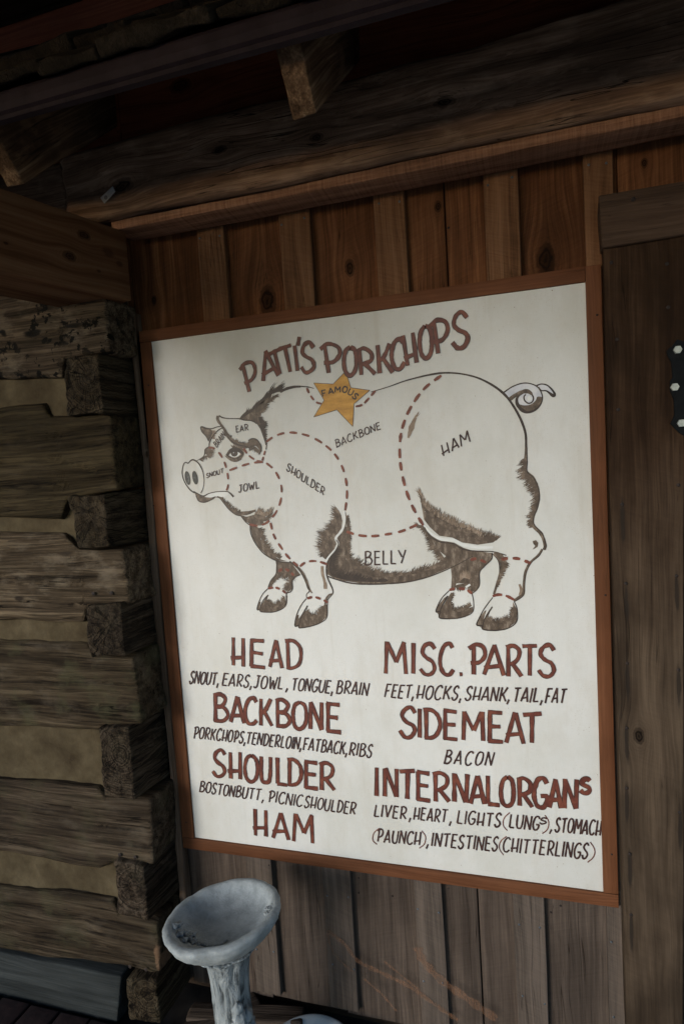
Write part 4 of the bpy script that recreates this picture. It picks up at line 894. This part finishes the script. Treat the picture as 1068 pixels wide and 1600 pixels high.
def text(T, words, bl, br, h, w_, mat=P_text, slant=.18, gap=.30):
    """words: (string, x0, x1); the baseline runs from bl to br; h = cap height (start, end)"""
    L = Layer(); bl, br = np.array(bl, float), np.array(br, float); d = (br - bl) / (br[0] - bl[0])
    for wd, x0, x1 in words:
        ws = [WID.get(c_, 1.0) for c_ in wd]; tot = sum(ws) + gap * (len(wd) - 1); x = x0
        for c_, ww in zip(wd, ws):
            cwid = ww / tot * (x1 - x0)
            if c_ != ' ':
                B = bl + d * (x - bl[0]); E_ = bl + d * (x + cwid - bl[0]); t = (x - bl[0]) / (br[0] - bl[0]); hh = h[0] + (h[1] - h[0]) * t
                U = np.array([slant * hh, -hh]); j = random.uniform(-.03, .03) * hh
                wk = w_ * (.55 if c_ in '()' else 1)
                p = T([tuple(B + (0, j)), tuple(E_ + (0, j)), tuple(B + U + (0, j))]); glyph(L, c_, *p, wk, mat if c_ not in '()' else P_red)
            x += cwid + gap / tot * (x1 - x0)
    L.build('lettering')
T1 = Z_(360, 470, 2.67)
title(T1, [('P', (58, 390), (128, 362), (32, 272)), ('A', (135, 337), (205, 310), (112, 222)), ('T', (180, 312), (232, 296), (158, 216)), ('T', (222, 305), (278, 290), (200, 198)), ('I', (262, 297), (300, 292), (248, 190)),
           ("'", (275, 285), (305, 280), (268, 152)), ('S', (293, 300), (358, 296), (287, 178)), ('P', (378, 304), (474, 300), (366, 184)), ('O', (468, 314), (530, 308), (468, 196)), ('R', (532, 308), (606, 308), (524, 200)),
           ('K', (612, 304), (680, 298), (604, 185)), ('C', (668, 292), (728, 276), (664, 170)), ('H', (730, 276), (785, 258), (712, 148)), ('O', (786, 246), (846, 232), (780, 112)), ('P', (838, 226), (922, 206), (826, 92)), ('S', (922, 200), (1000, 188), (914, 58))], 5.6)
A_ = Z_(280, 980, 3.141); B_ = Z_(280, 1140, 3.141); C_ = Z_(570, 980, 2.738); D_ = Z_(570, 1180, 2.605)
def hb(T, word, rows, w_, sl=0):
    title(T, [(ch, (x0, yb), (x1, yb + (x1 - x0) * sl), (x0 + .0, yt)) for ch, (x0, x1, yt, yb) in zip(word, rows)], w_)
hb(A_, 'HEAD', [(255, 325, 50, 186), (345, 425, 58, 190), (440, 508, 62, 195), (520, 605, 64, 197)], 5.6, .09)
hb(A_, 'BACKBONE', [(165, 245, 326, 458), (250, 322, 338, 465), (318, 385, 345, 470), (392, 458, 348, 480), (470, 550, 354, 486), (553, 630, 362, 496), (637, 706, 365, 498), (718, 795, 370, 508)], 6.2, .08)
hb(B_, 'SHOULDER', [(162, 232, 98, 225), (242, 310, 108, 238), (318, 390, 120, 250), (395, 455, 130, 256), (473, 535, 138, 268), (530, 605, 144, 270), (612, 685, 152, 285), (682, 765, 158, 292)], 6.2, .08)
hb(B_, 'HAM', [(365, 438, 388, 515), (455, 540, 405, 528), (558, 660, 412, 545)], 5.6, .1)
hb(C_, 'MISC.PARTS', [(82, 178, 62, 196), (196, 216, 68, 196), (232, 306, 68, 202), (314, 380, 68, 202), (392, 430, 70, 206), (440, 520, 70, 202), (505, 596, 74, 202), (598, 672, 76, 208), (668, 738, 74, 206), (735, 816, 74, 208)], 5.4, .02)
hb(C_, 'SIDEMEAT', [(145, 222, 342, 468), (226, 240, 350, 470), (248, 325, 352, 472), (332, 398, 354, 478), (412, 510, 360, 482), (522, 592, 362, 488), (600, 680, 364, 492), (670, 758, 366, 494)], 5.6, .03)
hb(D_, 'INTERNALORGAN', [(36, 58, 48, 163), (75, 135, 52, 166), (138, 206, 57, 176), (206, 268, 65, 180), (272, 345, 68, 186), (356, 420, 74, 190), (425, 488, 80, 194), (490, 548, 82, 200), (547, 608, 85, 206), (614, 682, 90, 206), (680, 745, 90, 210), (744, 802, 94, 212), (804, 864, 94, 214)], 6.0, .06)
hb(D_, 'S', [(872, 918, 94, 152)], 6.0, .03)
text(A_, [('SNOUT,', 50, 192), ('EARS,', 210, 355), ('JOWL', 365, 505), (',', 522, 535), ('TONGUE,', 548, 752), ('BRAIN', 768, 922)], (47, 274), (920, 334), (60, 62), 2.5)
text(A_, [('PORKCHOPS,', 68, 324), ('TENDERLOIN,', 326, 598), ('FATBACK,', 606, 822), ('RIBS', 830, 940)], (68, 543), (942, 638), (56, 62), 2.5)
text(B_, [('BOSTON', 99, 268), ('BUTT', 276, 395), (',', 404, 416), ('PICNIC', 434, 600), ('SHOULDER', 612, 860)], (97, 303), (862, 416), (52, 58), 2.4)
text(C_, [('FEET,', 82, 207), ('HOCKS,', 218, 410), ('SHANK', 425, 600), (',', 606, 618), ('TAIL', 628, 738), (',', 748, 758), ('FAT', 768, 852)], (80, 300), (850, 324), (56, 62), 2.5, slant=.2)
text(C_, [('BACON', 335, 540)], (335, 580), (540, 592), (56, 58), 2.5, slant=.25, gap=.5)
text(D_, [('LIVER', 36, 165), (',', 178, 188), ('HEART', 196, 330), (',', 342, 353), ('LIGHTS', 372, 548), ('(', 556, 580), ('LUNG', 584, 704), (')', 722, 745), (',', 748, 762), ('STOMACH', 770, 956)], (36, 248), (966, 326), (48, 60), 2.5, slant=.14)
text(D_, [('S', 708, 736)], (708, 278), (736, 279), (24, 24), 2.2)
text(D_, [('(', 26, 50), ('PAUNCH', 46, 222), (')', 222, 245), (',', 248, 260), ('INTESTINES', 268, 536), ('(', 540, 566), ('CHITTERLINGS', 558, 902), (')', 905, 932)], (40, 350), (915, 420), (50, 62), 2.5, slant=.14)
text(HM, [('HAM', 440, 580)], (440, 512), (585, 432), (58, 60), 2.2, slant=-.2, gap=.35)
text(HD, [('EAR', 530, 632)], (525, 458), (635, 438), (52, 50), 1.4, slant=-.1)
text(HD, [('BRAIN', 368, 446)], (368, 585), (446, 488), (38, 40), 1.3, slant=-.75)
text(HD, [('SNOUT', 282, 425)], (280, 838), (425, 795), (36, 40), 1.3, slant=-.05)
text(HD, [('JOWL', 550, 722)], (545, 962), (725, 922), (62, 60), 1.7, slant=-.02)
text(SH, [('SHOULDER', 280, 625)], (280, 560), (625, 795), (68, 66), 1.6, slant=.25)
text(ST, [('BACKBONE', 515, 800)], (512, 572), (800, 452), (48, 44), 1.6, slant=-.2)
text(BE, [('BELLY', 340, 612)], (338, 440), (612, 428), (92, 90), 2.3, slant=.0)
L = Layer()
for ch, (x, y), ang_, sc_ in (('F', (437, 223), 14, 1), ('A', (480, 208), 8, 1), ('M', (524, 200), 0, 1.1), ('O', (570, 200), -14, 1), ('U', (608, 216), -28, 1), ('S', (637, 243), -42, .95)):
    t = math.radians(ang_); w2, h2 = 15 * sc_, 19
    c_ = np.array([x, y], float); ux = np.array([math.cos(t), -math.sin(t)]); uy = np.array([-math.sin(t), -math.cos(t)])
    bl, br, tl = c_ - ux * w2 - uy * h2, c_ + ux * w2 - uy * h2, c_ - ux * w2 + uy * h2
    glyph(L, ch, *ST([tuple(bl), tuple(br), tuple(tl)]), 2.1, P_dark)
L.build('lettering')

# ------------------------------------------------------------------ bird bath and planter
def lathe(name, prof, mat, parent, seg=64, disp=None):
    V, F = [], []; n_ = len(prof)
    for k in range(seg):
        a_ = k / seg * 2 * math.pi
        for r_, z in prof:
            rr_, zz = (r_, z) if disp is None else disp(r_, z, a_)
            V.append((rr_ * math.cos(a_), rr_ * math.sin(a_), zz))
    for k in range(seg):
        for i in range(n_ - 1):
            F.append((k * n_ + i, ((k + 1) % seg) * n_ + i, ((k + 1) % seg) * n_ + i + 1, k * n_ + i + 1))
    return mesh(name, V, F, mat, parent, smooth=True)
bath = thing('bird_bath', 'small grey concrete bird bath with a tilted bowl on a tree trunk pedestal', 'bird bath')
BX, BY, BZ = .284, -.285, .542
def bd(r_, z, a_):
    k = 1 + .03 * noise.noise(Vector((math.cos(a_) * 2, math.sin(a_) * 2, z * 9)))
    return r_ * k + .0022 * noise.noise(Vector((math.cos(a_) * r_ * 90, math.sin(a_) * r_ * 90, z * 90))), z + .0015 * noise.noise(Vector((math.cos(a_) * r_ * 30, math.sin(a_) * r_ * 30, 4)))
prof = [(.0, -.075), (.03, -.075), (.055, -.072), (.085, -.060), (.112, -.040), (.130, -.020), (.137, -.006), (.138, .001), (.134, .006), (.126, .008), (.117, .004), (.107, -.012), (.092, -.026), (.07, -.036), (.04, -.041), (.0, -.043)]
prof = [tuple(p) for p in smooth(prof, 3)]; prof[0] = (.0, -.075); prof[-1] = (0.0, -.043)
prof = [(max(0, a_), b_) for a_, b_ in prof]
TILT = (math.radians(-3), math.radians(-7), 0)
bowl = lathe('bowl', prof, M_con, bath, 96, bd); bowl.location = (BX, BY, BZ); bowl.rotation_euler = TILT; bowl.scale = (1.05, 1.05, 1.0)
# moulded leaf and branch relief on the left inside, rim knot on the right
def blob(name, pts, mat, parent, rs, flat=.5, seg=10):
    V, F = [], []
    for (x, y, z), r_ in zip(pts, rs):
        b = len(V)
        for i in range(seg // 2 + 1):
            ph = i / (seg // 2) * math.pi
            for k in range(seg):
                a_ = k / seg * 2 * math.pi
                rr_ = r_ * (1 + .45 * noise.noise(Vector((math.cos(a_) * 1.7 + x * 130, math.sin(a_) * 1.7 + y * 130, ph))) + .18 * math.sin(5 * a_ + x * 300))
                V.append((x + rr_ * math.sin(ph) * math.cos(a_), y + rr_ * math.sin(ph) * math.sin(a_), z + flat * rr_ * math.cos(ph)))
        for i in range(seg // 2):
            for k in range(seg): F.append((b + i * seg + k, b + (i + 1) * seg + k, b + (i + 1) * seg + (k + 1) % seg, b + i * seg + (k + 1) % seg))
    return mesh(name, V, F, mat, parent, smooth=True)
def inner(r_): return float(np.interp(r_, [0, .04, .07, .095, .11, .12, .128], [-.043, -.041, -.036, -.026, -.012, .003, .007]))
leafp, leafr = [], []
for (ra, ad, rr_) in ((.118, 205, .012), (.108, 212, .013), (.112, 196, .010), (.098, 205, .012), (.088, 214, .012), (.10, 222, .011), (.080, 204, .010), (.078, 224, .010), (.07, 232, .008), (.062, 240, .006), (.06, 250, .005), (.055, 262, .005), (.05, 275, .005), (.05, 290, .005), (.04, 300, .005), (.055, 280, .005), (.065, 284, .005)):
    a_ = math.radians(ad); leafp.append((ra * math.cos(a_), ra * math.sin(a_), inner(ra) + .001)); leafr.append(rr_)
lf = blob('leaf_relief', leafp, M_con, bath, leafr, .38, 20); lf.location = bowl.location; lf.rotation_euler = TILT
kp, kr = [], []
for (ra, ad, rr_) in ((.126, 8, .010), (.124, 16, .009), (.13, 0, .008), (.118, 4, .008), (.129, 22, .007), (.114, 14, .007)):
    a_ = math.radians(ad); kp.append((ra * math.cos(a_), ra * math.sin(a_), .002)); kr.append(rr_)
kn_ = blob('rim_relief', kp, M_con, bath, kr, .45, 20); kn_.location = bowl.location; kn_.rotation_euler = TILT
def pdp(r_, z, a_):
    rid = noise.ridged_multi_fractal(Vector((math.cos(a_) * 1.6, math.sin(a_) * 1.6, z * 3.2)), 1, 2, 4, 1, 2)
    return r_ + (.0045 * (rid - 1.0)) * (1 if r_ > .01 else 0) + .0014 * noise.noise(Vector((a_ * 14, z * 60, 2))), z
pp = [(.105, 0), (.103, .02), (.085, .035), (.066, .07), (.054, .14), (.048, .22), (.045, .30), (.045, .36), (.049, .41), (.058, .448), (.072, .472), (.078, .480), (.0, .482)]
pp = [tuple(p) for p in smooth(pp, 5)]; pp = [(max(0, a_), b_) for a_, b_ in pp]
ped = lathe('pedestal', pp, M_bark, bath, 80, pdp); ped.location = (BX + .012, BY + .005, -.012); ped.rotation_euler = (0, math.radians(-1.5), 0)
sq = blob('figure_relief', [(.030, -.040, .345), (.034, -.044, .325), (.038, -.042, .300), (.026, -.050, .305), (.036, -.040, .270), (.030, -.05, .262), (.046, -.026, .318), (.048, -.022, .290), (.040, -.03, .24)], M_con, bath, [.013, .016, .019, .012, .02, .014, .014, .016, .02], 1.15, 12)
sq.location = ped.location
pot = thing('white_basin', 'white glazed basin standing on the floor at the bottom edge', 'basin')
def pd2(r_, z, a_): return r_, z
lathe('basin_body', [(0, 0), (.09, 0), (.11, .04), (.125, .085), (.131, .088), (.131, .096), (.126, .099), (.118, .094), (.112, .088), (.10, .04), (.085, .012), (0, .011)], M_white, pot, 64).location = (.42, -.135, -.050)
